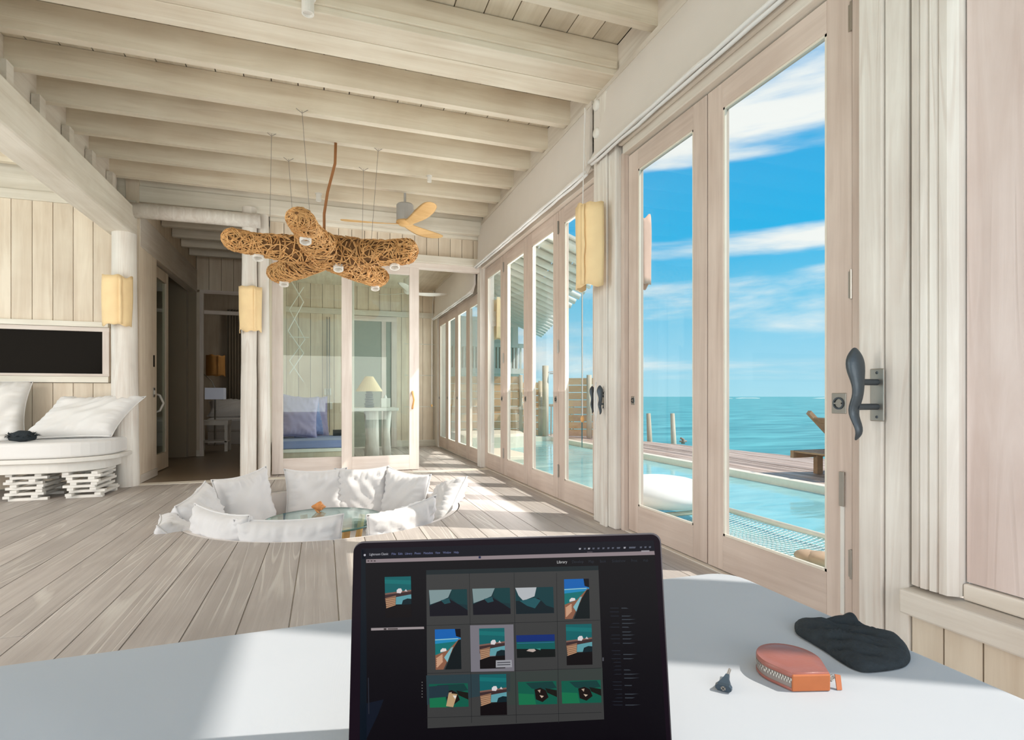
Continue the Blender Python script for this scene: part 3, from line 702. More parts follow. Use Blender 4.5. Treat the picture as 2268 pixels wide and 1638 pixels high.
cl = tag(MB().tube([(1.885, 3.90, 3.05), (1.872, 3.86, 2.6), (1.74, 3.50, 2.0), (1.80, 3.50, 1.0), (1.80, 3.50, 0.9)], 0.004, 6).tube([(1.80, 3.50, 0.9), (1.80, 3.50, 0.78)], 0.004, 6).build('hanging_cord', M_linen, smooth=True), 'thin white blind cord hanging from ceiling to knob height before the sconce post', 'cord') if False else None
cl = tag(MB().tube([(1.875, 3.60, 1.06), (1.86, 3.60, 0.98), (1.865, 3.61, 0.86), (1.875, 3.60, 0.78), (1.88, 3.595, 0.86), (1.875, 3.60, 1.0)], 0.005, 6).tube([(1.87, 3.60, 0.95), (1.868, 3.60, 0.72)], 0.003, 5).build('tassel_cord', M_linen, smooth=True), 'looped white cord hung beside the lever on the sconce post', 'cord')

# ------------------------------------------------------------ parchment wall lamps
def sconce(x, y, z, r, h, a0, a1, lab, mat=None, roll=0.0, seed=1):
    mat = mat or M_parch
    t = thing('wall_sconce', lab, 'wall lamp', (x, y, z - h / 2), group='parchment wall lamps')
    m = MB(); n = 22; rows = 10; vs = []
    for j in range(rows + 1):
        zz = z - h / 2 + h * j / rows
        for k in range(n + 1):
            a = a0 + (a1 - a0) * k / n
            rr = r * (1 + 0.10 * noise.noise(Vector((math.cos(a) * 1.5 + seed, math.sin(a) * 1.5, zz * 3))))
            e = 0.035 * noise.noise(Vector((a * 1.7, j, seed))) if j in (0, rows) else 0
            vs.append((x + rr * math.cos(a), y + rr * math.sin(a), zz + e))
    c = n + 1; fs = []
    for j in range(rows):
        for k in range(n): fs.append((j * c + k, j * c + k + 1, (j + 1) * c + k + 1, (j + 1) * c + k))
    o = m.add(vs, fs).build('shade', mat, t, smooth=True)
    md = o.modifiers.new('thick', 'SOLIDIFY'); md.thickness = 0.006; md.offset = 1
    # overlapping torn edge
    am = (a0 + a1) / 2 + 0.35
    vs = []; fs = []
    for j in range(13):
        zz = z - h / 2 + 0.01 + (h - 0.02) * j / 12
        for q, da in enumerate((0.0, 0.22 + 0.09 * noise.noise(Vector((zz * 9, seed, 2))))):
            a = am + da; rr = r * 1.045 + 0.004
            vs.append((x + rr * math.cos(a), y + rr * math.sin(a), zz))
    for j in range(12): fs.append((2 * j, 2 * j + 1, 2 * j + 3, 2 * j + 2))
    o = MB().add(vs, fs).build('overlap_strip', mat, t, smooth=True); md = o.modifiers.new('thick', 'SOLIDIFY'); md.thickness = 0.004
    MB().box(x - 0.02, x + 0.02, y - 0.02, y + 0.02, z - 0.10, z + 0.10).build('lamp_holder', M_white, t)
    return t
sconce(-2.05, 6.80, 1.95, 0.125, 0.51, PI * 0.98, PI * 2.02, 'parchment wall lamp wrapped on the left round pillar by the bench')
sconce(-0.80, 6.98, 1.955, 0.115, 0.51, PI * 0.98, PI * 2.02, 'parchment wall lamp wrapped on the round pillar beside the glass partition', seed=4)
sconce(1.905, 3.68, 2.06, 0.135, 0.60, PI * 0.5, PI * 1.5, 'large parchment wall lamp on the post between the glass doors', seed=7)
sconce(2.23, 3.66, 2.05, 0.115, 0.50, -PI * 0.5, PI * 0.5, 'weathered pinkish parchment wall lamp on the outer face of the post, against the sky', M_parch_pink, seed=9)
sconce(2.20, 7.22, 2.02, 0.12, 0.55, -PI * 0.5, PI * 0.5, 'parchment wall lamp outside beyond the farthest folding doors', seed=11)

# ------------------------------------------------------------ woven starfish pendant
sp = thing('pendant_lamp', 'brown woven starfish-shaped pendant lamp hanging over the sunken seat', 'pendant lamp', (0.0, 5.45, 2.3))
ctr = Vector((-0.0, 5.45, 2.33))
arms = [(Vector((-0.84, 5.30, 2.33)), 0.115), (Vector((0.84, 5.22, 2.34)), 0.14), (Vector((-0.20, 4.52, 2.36)), 0.105), (Vector((-0.50, 6.45, 2.27)), 0.13), (Vector((0.62, 6.30, 2.27)), 0.13)]
core = MB()
def arm_pt(i, t):
    tip, r = arms[i]; p = ctr.lerp(tip, t); p.z += -0.03 * math.sin(t * PI) ; rad = 0.185 + (r - 0.185) * min(1, t * 1.5)
    if t > 0.88: rad *= math.sqrt(max(0.02, 1 - ((t - 0.88) / 0.12) ** 2))
    return p, rad
for i in range(5):
    ts = [0, .15, .3, .45, .6, .75, .86, .92, .96, .99, 1.0]
    P = [arm_pt(i, t) for t in ts]
    core.tube([p for p, r in P], [r * 0.93 for p, r in P], 14, flat=0.78)
core.build('core', M_wick, sp, smooth=True)
st = MB(); rr = random.Random(3)
for q in range(1500):
    i = rr.randrange(5); t = rr.uniform(0.02, 1.0) if q % 4 else rr.uniform(0.8, 1.0); ph = rr.uniform(0, 2 * PI)
    tip = arms[i][0]; d = (tip - ctr).normalized(); a = d.cross(Vector((0, 0, 1))).normalized(); b3 = d.cross(a)
    ang = rr.uniform(0, 2 * PI); lt = math.cos(ang) * 0.05; lp = math.sin(ang) * 0.55; cur = rr.uniform(-0.9, 0.9)
    pts = []
    for k in range(8):
        p, r = arm_pt(i, min(1.0, max(0, t))); r = max(r, 0.02) * rr.uniform(0.95, 1.07)
        pts.append(p + a * (r * math.cos(ph)) + b3 * (r * 0.8 * math.sin(ph)))
        ang += cur * 0.5; t += math.cos(ang) * 0.045; ph += math.sin(ang) * 0.4
    st.tube(pts, 0.0056, 3, cap=False)
st.build('woven_strands', M_strand, sp, kind='stuff')
for i, t, sd_ in ((0, 0.66, 1), (2, 0.72, 1), (3, 0.80, 1), (4, 0.85, 1), (1, 0.15, 1), (1, 0.75, 1)):
    p, r = arm_pt(i, t)
    c = (p.x, p.y, p.z - r * 0.8 - 0.034)
    MB().lathe([(0.0, 0.06), (0.046, 0.06), (0.046, 0.0), (0.038, 0.0), (0.038, 0.035), (0.0, 0.035)], 20).xf(Matrix.Translation(c) @ Matrix.Rotation(-0.35, 4, 'X')).build('spotlight', M_white, sp, smooth=False)
MB().tube([(0.10, 5.30, 3.28), (0.095, 5.32, 3.1), (0.03, 5.38, 2.85), (0.0, 5.40, 2.65), (0.0, 5.42, 2.42)], 0.013, 8).build('rope', M_cord, sp, smooth=True)
wires = [((-0.17, 4.78), 2, 0.55), ((-0.44, 5.29), 0, 0.55), ((-0.33, 5.80), 3, 0.55), ((0.48, 5.29), 1, 0.5), ((0.38, 5.80), 4, 0.6)]
for (x, y), i, t in wires:
    p, r = arm_pt(i, t); top = Vector((x, y, 3.275))
    MB().tube([top, p + Vector((0, 0, r * 0.8))], 0.0022, 5).tube([top + Vector((-0.045, 0, 0.012)), top + Vector((0, 0, -0.02)), top + Vector((0.045, 0, 0.012))], 0.003, 5).build('suspension_wire', M_wire, sp)

# ------------------------------------------------------------ ceiling fan
def fan(loc, mats, lab, ztop, sc=1.0, dirs=(164, 44, -76)):
    f = thing('ceiling_fan', lab, 'ceiling fan', loc); X, Y, Z = loc
    MB().tube([(X, Y, Z + 0.20 * sc), (X, Y, ztop)], 0.014, 10).build('rod', M_grey, f)
    MB().lathe([(0.0, 0.225), (0.085, 0.225), (0.097, 0.21), (0.097, 0.03), (0.09, 0.02), (0, 0.02)], 28, loc).build('motor', mats[1], f, smooth=False)
    MB().lathe([(0.0, 0.03), (0.098, 0.03), (0.10, 0.01), (0.06, -0.02), (0.0, -0.03)], 28, loc).build('hub', mats[0], f, smooth=True)
    for a in dirs:
        a = math.radians(a); m = MB(); vs = []
        ts = [0.03, 0.10, 0.2, 0.35, 0.5, 0.62, 0.70, 0.73]; ws = [0.060, 0.058, 0.072, 0.098, 0.106, 0.098, 0.075, 0.025]
        for t, w_ in zip(ts, ws):
            tw = -0.45 * (1 - t / 0.8) - 0.12; lift = 0.03 * (t / 0.7) ** 2
            off = 0.03 * math.sin(t * 4)
            for sgn, th in ((-1, 0.006), (1, 0.006), (1, -0.006), (-1, -0.006)):
                u = sgn * w_ + off; lx = t * sc; ly = u * math.cos(tw) * sc; lz = (u * math.sin(tw) * 0.6 + th) * sc + lift
                vs.append((X + lx * math.cos(a) - ly * math.sin(a), Y + lx * math.sin(a) + ly * math.cos(a), Z + lz))
        fs = []
        for k in range(len(ts) - 1):
            for j in range(4): fs.append((4 * k + j, 4 * k + (j + 1) % 4, 4 * k + 4 + (j + 1) % 4, 4 * k + 4 + j))
        fs += [(0, 1, 2, 3), tuple(4 * (len(ts) - 1) + j for j in (3, 2, 1, 0))]
        m.add(vs, fs).build('blade', mats[0], f, smooth=True, subsurf=1)
    return f
fan((0.875, 6.36, 2.93), (M_fanwood, M_grey), 'three-bladed honey wood ceiling fan with a grey motor', 3.28)
fan((1.30, 8.9, 2.62), (M_white, M_white), 'white ceiling fan inside the study behind the glass partition', 3.0, 0.9, (10, 130, 250))
dlm = []
for k, (x, y) in enumerate(((1.05, 5.78), (-0.09, 3.42), (-0.03, 2.98), (-0.06, 6.7))):
    t = thing('spotlight', ['tiny white spotlight on a joist beside the wooden fan', 'white tube spotlight on the heavy tie beam at the top', 'short white spotlight stub at the top edge of the ceiling', 'small white spotlight on the farthest joists behind the pendant'][k], 'spotlight', (x, y, 3.28))
    s = (0.022, 0.035, 0.035, 0.03)[k]
    MB().lathe([(0, 0), (s, 0), (s, -s * 2.6), (s * 0.8, -s * 2.6), (s * 0.8, -s * 2.2), (0, -s * 2.2)], 16, (x, y, 3.275)).build('can', M_white, t); MB().lathe([(0, 0), (s * 1.3, 0), (s * 1.3, -0.008), (0, -0.008)], 16, (x, y, 3.285)).build('base_plate', M_white, t)

# ------------------------------------------------------------ cushions
def cushion_mesh(w_, h_, t_, seed=0, pinch=0.10, droop=0.0, n=26):
    """stands upright on its lower edge: width along x, height along z"""
    vs = []; fs = []; idx = {}
    def P(u, v, s):
        k = pinch
        x = w_ / 2 * u * (1 - k * (1 - v * v)); z = h_ / 2 * v * (1 - k * (1 - u * u))
        e = max(0.0, (1 - u ** 4) * (1 - v ** 4)) ** 0.42
        y = s * t_ / 2 * e
        wr = noise.noise(Vector((u * 2.2 + seed, v * 2.2, s * 3.0))) * 0.10 * t_ * e
        edge = max(abs(u), abs(v)); q = max(0, (edge - 0.62) / 0.38)
        wr += math.sin((u if abs(v) > abs(u) else v) * 30 + seed) * 0.014 * q * (1 - q) * 3.2
        sg = 1 if (seed * 10) % 2 < 1 else -1
        cr = noise.noise(Vector(((u + sg * v) * 0.9 + seed, (u - sg * v) * 3.4, 7.7 + seed))); wr += 0.16 * t_ * cr * e
        cr = noise.noise(Vector((u * 6.5, (v - 0.4 * u) * 1.6 + seed, 2.7))); wr += 0.06 * t_ * cr * e * max(0, abs(v))
        y += s * wr
        if droop: z -= droop * (1 - u * u) * max(0, v) ** 2
        y += 0.05 * t_ * math.sin(u * 2 + seed)
        return (x, y, z + h_ / 2)
    for s in (1, -1):
        for i in range(n + 1):
            for j in range(n + 1):
                if s == -1 and (i in (0, n) or j in (0, n)): idx[(s, i, j)] = idx[(1, i, j)]; continue
                idx[(s, i, j)] = len(vs); vs.append(P(-1 + 2 * i / n, -1 + 2 * j / n, s))
        for i in range(n):
            for j in range(n):
                q = [idx[(s, i, j)], idx[(s, i + 1, j)], idx[(s, i + 1, j + 1)], idx[(s, i, j + 1)]]
                fs.append(tuple(q if s == -1 else q[::-1]))
    loop = [P(-1 + 2 * i / n, -1, 0) for i in range(n)] + [P(1, -1 + 2 * i / n, 0) for i in range(n)] + [P(1 - 2 * i / n, 1, 0) for i in range(n)] + [P(-1, 1 - 2 * i / n, 0) for i in range(n)]
    return vs, fs, loop
def cushion(lab, M, w_, h_, t_, mat=None, seed=0, pinch=0.10, droop=0.0, group=None, name='cushion', piping=True, cat='cushion'):
    vs, fs, loop = cushion_mesh(w_, h_, t_, seed, pinch, droop)
    base = M.translation
    t = thing(name, lab, cat, base, group)
    MB().add(vs, fs).xf(M).build('cover', mat or M_cush, t, smooth=True)
    if piping: MB().tube(loop + [loop[0]], 0.0055, 6, cap=False).xf(M).build('piping', mat or M_cush, t, smooth=True)
    return t
def pose(x, y, z, yaw, lean, roll=0.0):
    """yaw: way the front (-y side) looks, lean: tips the top backwards, roll: turns in its own plane"""
    return Matrix.Translation((x, y, z)) @ Matrix.Rotation(yaw, 4, 'Z') @ Matrix.Rotation(-lean, 4, 'X') @ Matrix.Rotation(roll, 4, 'Y')
G = 'white cushions round the sunken seat'
cdat = [  # angle on the ring, size, top z, lean, roll, label
    (97, 0.62, 0.60, 0.22, 0.16, 0.03, 'square white cushion at the middle of the far rim, behind the conch'),
    (69, 0.58, 0.60, 0.22, 0.16, -0.05, 'white cushion on the far rim, second from the window side'),
    (42, 0.56, 0.60, 0.21, 0.14, 0.08, 'white cushion with a puckered right edge at the far right of the pit'),
    (3, 0.62, 0.46, 0.16, 0.55, -0.30, 'white cushion leaning outward on the sunlit right rim'),
    (-58, 0.66, 0.56, 0.165, 0.2, 0.06, 'white cushion on the near rim right of the table leg, seen from behind'),
    (-104, 0.74, 0.54, 0.14, 0.1, 0.04, 'white cushion on the near rim with a row of puckers along its top'),
    (-138, 0.60, 0.56, 0.17, 0.1, -0.05, 'smooth white cushion at the near left rim, seen from behind'),
    (166, 0.54, 0.58, 0.18, 0.25, -0.22, 'white cushion at the left rim with one raised corner'),
    (134, 0.60, 0.66, 0.25, 0.18, -0.10, 'large creased white cushion at the far left, below the double pillar'),
    (197, 0.58, 0.44, 0.05, 0.75, 0.10, 'white cushion slumped outward over the left rim of the pit'),
]
for k, (a, w_, h_, zt, ln, rl, lab) in enumerate(cdat):
    a = math.radians(a); rad = 0.99
    x, y = PC[0] + rad * math.cos(a), PC[1] + rad * math.sin(a)
    yaw = a - PI / 2       # front looks at the centre
    cushion(lab, pose(x - 0.06 * math.cos(a), y - 0.06 * math.sin(a), zt - h_ * math.cos(ln), yaw, ln, rl), w_, h_, 0.20, seed=k * 3.1, pinch=0.10 if k % 2 else 0.12, group=G)

# ------------------------------------------------------------ round glass table with the conch
tt = thing('glass_table', 'round glass-topped table with orange wooden legs inside the sunken seat', 'table', (PC[0], PC[1], -0.86))
MB().lathe([(0, -0.062), (0.480, -0.062), (0.487, -0.068), (0.480, -0.076), (0, -0.076)], 64, (PC[0] - 0.03, PC[1] - 0.15, 0)).build('top', M_ttop, tt, smooth=False)
MB().lathe([(0.481, -0.0615), (0.4885, -0.069), (0.481, -0.0765)], 64, (PC[0] - 0.03, PC[1] - 0.15, 0)).build('rim', M_tedge, tt, smooth=False)
for a in (-62, 28, 118, 208):
    a = math.radians(a); c0 = Vector((PC[0] - 0.03, PC[1] - 0.15, 0))
    MB().bar(c0 + Vector((0.36 * math.cos(a), 0.36 * math.sin(a), -0.08)), c0 + Vector((0.20 * math.cos(a), 0.20 * math.sin(a), -0.86)), 0.055, 0.03, up=(math.cos(a), math.sin(a), 0)).build('leg', M_oak, tt, bevel=0.004)
cs = on_z(706, 1131, -0.06)
m = MB()
m.lathe([(0.001, -0.062), (0.010, -0.055), (0.019, -0.035), (0.032, -0.014), (0.041, 0.004), (0.040, 0.012), (0.028, 0.020), (0.027, 0.028), (0.019, 0.034), (0.018, 0.040), (0.010, 0.046), (0.009, 0.051), (0.001, 0.062)], 20)
for k, v_ in enumerate(m.v):
    n_ = 1 + 0.18 * noise.noise(Vector(v_) * 38); m.v[k] = (v_[0] * n_ * 1.1, v_[1] * n_ * 0.9, v_[2] * 1.15)
for k in range(6):
    a = k * 1.05; m.tube([(0.036 * math.cos(a), 0.034 * math.sin(a), 0.008), (0.050 * math.cos(a), 0.047 * math.sin(a), 0.012)], [0.009, 0.002], 6)
m.tube([(0.02, -0.03, -0.05), (0.045, -0.036, -0.02), (0.048, -0.034, 0.01)], [0.004, 0.008, 0.004], 8)
m.xf(Matrix.Translation((cs.x, cs.y, -0.062 + 0.040)) @ Matrix.Rotation(0.5, 4, 'Z') @ Matrix.Rotation(PI / 2 + 0.15, 4, 'Y'))
o = tag(m.build('conch_shell', M_conch, smooth=True), 'orange conch shell lying on the round glass table', 'shell')

# ------------------------------------------------------------ bench on the left
be = thing('daybed_bench', 'white curved bench with a thick cushion, standing on stacks of white sticks at the left', 'bench', (-3.0, 6.55, 0))
def rounded(x0, x1, y0, y1, r, n=10, xr=None):
    pts = [(x0, y0)]
    for k in range(n + 1):
        a = -PI / 2 + PI / 2 * k / n; pts.append((x1 - r + r * math.cos(a), y0 + r * 0.9 + r * 0.9 * math.sin(a)))
    pts += [(x1, y1), (x0, y1)]
    return pts
MB().prism(rounded(-4.6, -1.93, 6.10, 6.98, 0.5), 0.345, 0.385).build('slab', M_white, be, bevel=0.008)
MB().prism(rounded(-4.6, -2.02, 6.16, 6.96, 0.45), 0.25, 0.343).build('slab', M_white, be, bevel=0.006)
o = MB().prism(rounded(-4.6, -1.97, 6.13, 6.98, 0.48), 0.387, 0.535).build('seat_cushion', M_linen, be, bevel=0.03); o.modifiers['bevel'].segments = 4
for k, (lx, nm) in enumerate(((-2.16, 'a'), (-2.60, 'b'), (-3.9, 'c'))):
    lg = empty('leg', (lx, 6.5, 0)); lg.parent = be; lg.matrix_parent_inverse = Matrix.Translation(-Vector(be.location))
    rr = random.Random(k + 5)
    for j in range(10):
        z = 0.0 + j * 0.0248; off = rr.uniform(-0.03, 0.03); hw = rr.uniform(0.12, 0.155)
        for yk in ((6.28, 6.80),):
            if j % 2 == 0:
                for s in range(2):
                    yy0 = 6.24 + s * 0.35 + rr.uniform(-0.02, 0.02); o = B('stick', (lx + off - hw, lx + off + hw, yy0, yy0 + 0.05, z, z + 0.0238), M_white)
                    o.parent = lg; o.matrix_parent_inverse = Matrix.Translation((-lx, -6.5, 0))
            else:
                for s in (-1, 1):
                    xx = lx + off + s * (hw - 0.04); o = B('stick', (xx - 0.025, xx + 0.025, 6.21 + rr.uniform(-0.02, 0.02), 6.72, z, z + 0.0238), M_white)
                    o.parent = lg; o.matrix_parent_inverse = Matrix.Translation((-lx, -6.5, 0))
cushion('big white pillow reclining at the right end of the curved bench', pose(-2.42, 6.60, 0.545, 0.10, 0.62, 0.0) @ Matrix(((1, 0, 0.50, 0), (0, 1, 0, 0), (0, 0, 1, 0), (0, 0, 0, 1))), 0.74, 0.50, 0.24, M_linen, seed=2.2, group='pillows on the curved bench')
cushion('big white pillow upright at the left edge of the curved bench', pose(-3.16, 6.62, 0.54, 0.25, 0.30, 0.05), 0.75, 0.62, 0.24, M_linen, seed=5.2, group='pillows on the curved bench')
# black shaggy tassel object with a pale handle
hp = Vector((-2.72, 6.33, 0.537))
db_ = thing('fly_whisk', 'black fluffy whisk with a pale banded handle lying on the curved bench', 'whisk', hp)
m = MB(); rr = random.Random(9)
m.tube([hp + Vector((-0.04, 0, 0.04)), hp + Vector((0.04, 0, 0.052)), hp + Vector((0.10, 0, 0.05)), hp + Vector((0.16, 0, 0.03))], [0.03, 0.055, 0.052, 0.02], 10)
for k in range(260):
    a, b3 = rr.uniform(0, 2 * PI), rr.uniform(-0.4, 1.3); c = hp + Vector((rr.uniform(-0.03, 0.14), 0, 0.045)); d = Vector((math.cos(a) * math.cos(b3), math.sin(a) * math.cos(b3), abs(math.sin(b3)) * 0.8))
    m.tube([c, c + d * 0.05, c + d * rr.uniform(0.06, 0.075) + Vector((0.01, 0, -0.008))], [0.004, 0.003, 0.001], 3, cap=False)
m.build('black_hair', M_sock, db_, smooth=True)
MB().tube([hp + Vector((-0.04, 0, 0.04)), hp + Vector((-0.14, 0, 0.035)), hp + Vector((-0.30, 0.01, 0.04))], [0.03, 0.026, 0.032], 12).build('handle', M_linen, db_, smooth=True)
MB().tube([hp + Vector((-0.165, 0, 0.036)), hp + Vector((-0.19, 0, 0.036))], 0.033, 12).build('band', M_sock, db_)

# ------------------------------------------------------------ study things
sb = thing('study_bench', 'white box bench with a blue seat pad behind the glass partition', 'bench', (-0.1, 8.0, 0))
B('box_base', (-0.60, 0.30, 7.62, 8.55, 0.0, 0.235), M_board, sb); B('slab', (-0.62, 0.32, 7.58, 8.58, 0.236, 0.28), M_white, sb, bevel=0.005)
o = B('seat_pad', (-0.61, 0.31, 7.60, 8.56, 0.282, 0.385), M_blue, sb, bevel=0.02)
cushion('lavender cushion leaning at the left of the blue bench', pose(-0.35, 8.08, 0.385, 0.25, 0.18, 0.10), 0.52, 0.60, 0.2, M_lav, seed=1.5)
cushion('blue cushion tucked behind the lavender one', pose(-0.20, 8.42, 0.385, 0.7, 0.15, -0.06), 0.50, 0.56, 0.18, M_blue, seed=4.5)
cushion('purple cushion farthest back on the blue bench', pose(-0.13, 8.60, 0.30, 0.55, 0.10, 0.0), 0.48, 0.66, 0.14, M_lav, seed=8.5)
lt = thing('log_table', 'side table with a flat white top on thick log trunks in the study', 'table', (0.78, 8.85, 0))
B('top', (0.42, 1.08, 8.55, 9.15, 0.735, 0.785), M_white, lt, bevel=0.01)
MB().tube([(0.70, 8.8, 0), (0.71, 8.82, 0.3), (0.69, 8.8, 0.735)], [0.115, 0.10, 0.11], 14).build('trunk', M_post, lt, smooth=True)
MB().tube([(0.95, 9.0, 0), (0.94, 9.0, 0.4), (0.96, 9.0, 0.735)], [0.07, 0.06, 0.065], 12).build('trunk', M_post, lt, smooth=True)
tl = thing('table_lamp', 'lamp with a stacked grey pebble base and a beige cone shade on the log table', 'lamp', (0.66, 8.78, 0.785))
for k in range(7):
    r = 0.075 - 0.004 * k + (0.01 if k % 2 else 0); MB().lathe([(0, 0), (r * 0.8, 0.003), (r, 0.018), (r * 0.8, 0.033), (0, 0.036)], 14, (0.66, 8.78, 0.785 + k * 0.0365)).build('pebble', M_pebble, tl, smooth=True)
MB().lathe([(0.205, 0.0), (0.06, 0.23), (0.056, 0.23), (0.20, 0.0)], 28, (0.66, 8.78, 1.035)).build('shade', M_shade, tl, smooth=False)
bx = thing('tissue_box', 'white tissue box beside the pebble lamp', 'box', (0.90, 8.75, 0.785))
B('box', (0.83, 0.97, 8.68, 8.82, 0.786, 0.93), M_white, bx, bevel=0.004); MB().lathe([(0.03, 0), (0.02, 0.03), (0.005, 0.05), (0, 0.05)], 8, (0.90, 8.75, 0.93)).build('tissue', M_linen, bx, smooth=True)
dm = thing('driftwood_mobile', 'hanging crossed white stick mobile inside the study, left glass pane', 'mobile', (-0.42, 8.9, 1.9))
zz = [(0.0, 2.75), (0.20, 2.40), (-0.02, 1.95), (0.20, 1.62), (0.0, 1.30)]
for (a, za), (b3, zb_) in zip(zz, zz[1:]):
    MB().tube([(-0.50 + a, 9.0, za), (-0.50 + b3, 9.0, zb_)], 0.010, 6).build('stick', M_white, dm); MB().tube([(-0.50 + 0.2 - a, 9.02, za - 0.12), (-0.50 + 0.2 - b3, 9.02, zb_ - 0.12)], 0.008, 6).build('stick', M_white, dm)
MB().tube([(-0.50, 9.01, 1.86), (-0.22, 9.01, 1.86)], 0.008, 6).build('stick', M_white, dm)
MB().tube([(-0.40, 9.0, 2.6), (-0.40, 9.0, 3.0)], 0.003, 4).build('string', M_wire, dm)
sk = thing('wall_socket', 'wall socket with a cable running down to a small black plug box', 'socket', (0.07, 10.58, 1.0))
B('socket', (-0.02, 0.14, 10.57, 10.6, 0.72, 0.85), M_white, sk, bevel=0.004); B('socket', (0.0, 0.12, 10.57, 10.6, 0.98, 1.1), M_white, sk, bevel=0.004)
MB().tube([(0.05, 10.56, 2.4), (0.05, 10.56, 0.30)], 0.008, 5).tube([(0.09, 10.56, 2.4), (0.09, 10.56, 0.30)], 0.008, 5).build('cable', M_wire, sk)
B('plug_box', (0.12, 0.24, 8.40, 8.5, 0.387, 0.47), M_black, sk)
rl_ = tag(MB().lathe([(0, 0.0), (0.12, 0.0), (0.12, -0.03), (0.09, -0.05), (0, -0.06)], 24, (1.55, 8.0, 2.998)).build('ceiling_light', glow('warm_lamp_glass', (1, 0.9, 0.7), 1.5, (0.8, 0.8, 0.7)), smooth=True), 'round ceiling light just inside the open study doorway', 'ceiling light')

# ------------------------------------------------------------ bedroom seen through the hall
bd = thing('bed', 'white bed in the dim bedroom beyond the hall', 'bed', (-1.2, 12.4, 0))
B('base', (-2.18, -0.3, 12.25, 13.6, 0.0, 0.25), M_linen, bd); o = B('mattress', (-2.2, -0.28, 12.2, 13.62, 0.25, 0.52), M_linen, bd, bevel=0.05)
cushion('white pillow heaped on the dim bed', pose(-1.7, 12.6, 0.56, 0.1, 0.95, 0), 1.1, 0.50, 0.26, M_linen, seed=3)
ns = thing('nightstand', 'small white slatted side table in the dim bedroom', 'side table', (-1.88, 10.9, 0))
B('top', (-2.08, -1.58, 10.65, 11.05, 0.46, 0.54), M_white, ns); B('shelf', (-2.06, -1.60, 10.67, 11.03, 0.16, 0.18), M_white, ns)
for a in (-2.06, -1.64):
    for b3 in (10.67, 10.99): B('leg', (a, a + 0.05, b3, b3 + 0.05, 0, 0.46), M_white, ns)
blp = thing('bedside_lamp', 'small white square lampshade beside the dim bed', 'lamp', (-2.0, 11.9, 0.6))
B('shade', (-2.15, -1.83, 11.8, 12.1, 0.90, 1.12), glow('white_lampshade', (0.8, 0.85, 1), 0.12, (0.8, 0.8, 0.8)), blp); MB().tube([(-2.0, 11.95, 0.0), (-2.0, 11.95, 0.9)], 0.015, 8).build('stem', M_steel, blp)
MB().tube([(-2.0, 11.95, 1.12), (-2.05, 11.9, 1.25), (-2.2, 11.9, 1.4)], 0.008, 6).build('swing_arm', M_steel, blp, smooth=True)
sconce(-2.10, 12.6, 1.58, 0.17, 0.42, PI, 2 * PI, 'dim orange parchment wall lamp deep in the bedroom', plain('dim_parchment', (0.62, 0.30, 0.08), 0.7), seed=13)
# ------------------------------------------------------------ the daybed the viewer lies on
ZM = 0.55
db = thing('daybed', 'wide white canvas daybed mattress filling the foreground under the laptop', 'daybed', (0, 0.2, 0))
XR, YF = 0.93, 1.085
m = MB(); nx, ny = 90, 70; x0, y0 = -1.6, -0.9
def soft(t, r):     # rounded shoulder
    return 0 if t >= r else r - math.sqrt(max(0, r * r - (r - t) ** 2))
def mat_top(x, y):
    r = 0.045
    yf = YF + 0.012 * math.sin(x * 2.3 + 0.5) 
    dx, dy = XR - x, yf - y
    cr = 0.09
    if dx < cr and dy < cr: d = cr - math.hypot(cr - dx, cr - dy)
    else: d = min(dx, dy)
    h = ZM - soft(max(0, d), r)
    h += 0.0035 * noise.noise(Vector((x * 3, y * 3, 1))) * min(1, max(0, d) * 12)
    # gentle dip where the viewer's weight pulls the cover on the left
    u = (x + 0.42) * 0.8 + (y - 0.85) * 0.6; v = -(x + 0.42) * 0.6 + (y - 0.85) * 0.8
    h -= 0.010 * math.exp(-(u / 0.05) ** 2) * math.exp(-((v + 0.12) / 0.22) ** 2)
    return h
xs = [x0 + (XR - x0) * (1 - (1 - i / nx) ** 1.6) for i in range(nx + 1)]; ys = [y0 + (YF + 0.012 - y0) * (1 - (1 - j / ny) ** 1.6) for j in range(ny + 1)]
vs = []
for i in range(nx + 1):
    for j in range(ny + 1):
        x = xs[i]; yf = YF + 0.012 * math.sin(x * 2.3 + 0.5) 
        y = y0 + (yf - y0) * (ys[j] - y0) / (YF + 0.012 - y0)
        px_, py_ = x, y; cr = 0.09; dx, dy = XR - x, yf - y
        if dx < cr and dy < cr:
            q = math.hypot(cr - dx, cr - dy); mxq = max(cr - dx, cr - dy)
            if q > 1e-6: s = mxq / q; px_, py_ = XR - cr + (cr - dx) * s, yf - cr + (cr - dy) * s
        vs.append((px_, py_, mat_top(px_, py_)))
W_ = ny + 1
fs = [(i * W_ + j, (i + 1) * W_ + j, (i + 1) * W_ + j + 1, i * W_ + j + 1) for i in range(nx) for j in range(ny)]
# skirt
rim = [i * W_ for i in range(nx + 1)] + [nx * W_ + j for j in range(1, ny + 1)] + [i * W_ + ny for i in range(nx - 1, -1, -1)] + [j for j in range(ny - 1, 0, -1)]
o1 = len(vs)
for r_ in rim: vs.append((vs[r_][0], vs[r_][1], 0.36))
nr = len(rim)
fs += [(rim[k], rim[(k + 1) % nr], o1 + (k + 1) % nr, o1 + k) for k in range(nr)]
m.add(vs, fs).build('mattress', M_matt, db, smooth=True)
B('bed_base', (-1.58, 0.90, -0.88, 1.05, 0.10, 0.362), M_trimX, db, bevel=0.01)
for lx in (-1.5, 0.76):
    for ly in (-0.8, 0.92): B('leg', (lx, lx + 0.08, ly, ly + 0.08, 0, 0.10), M_post, db)

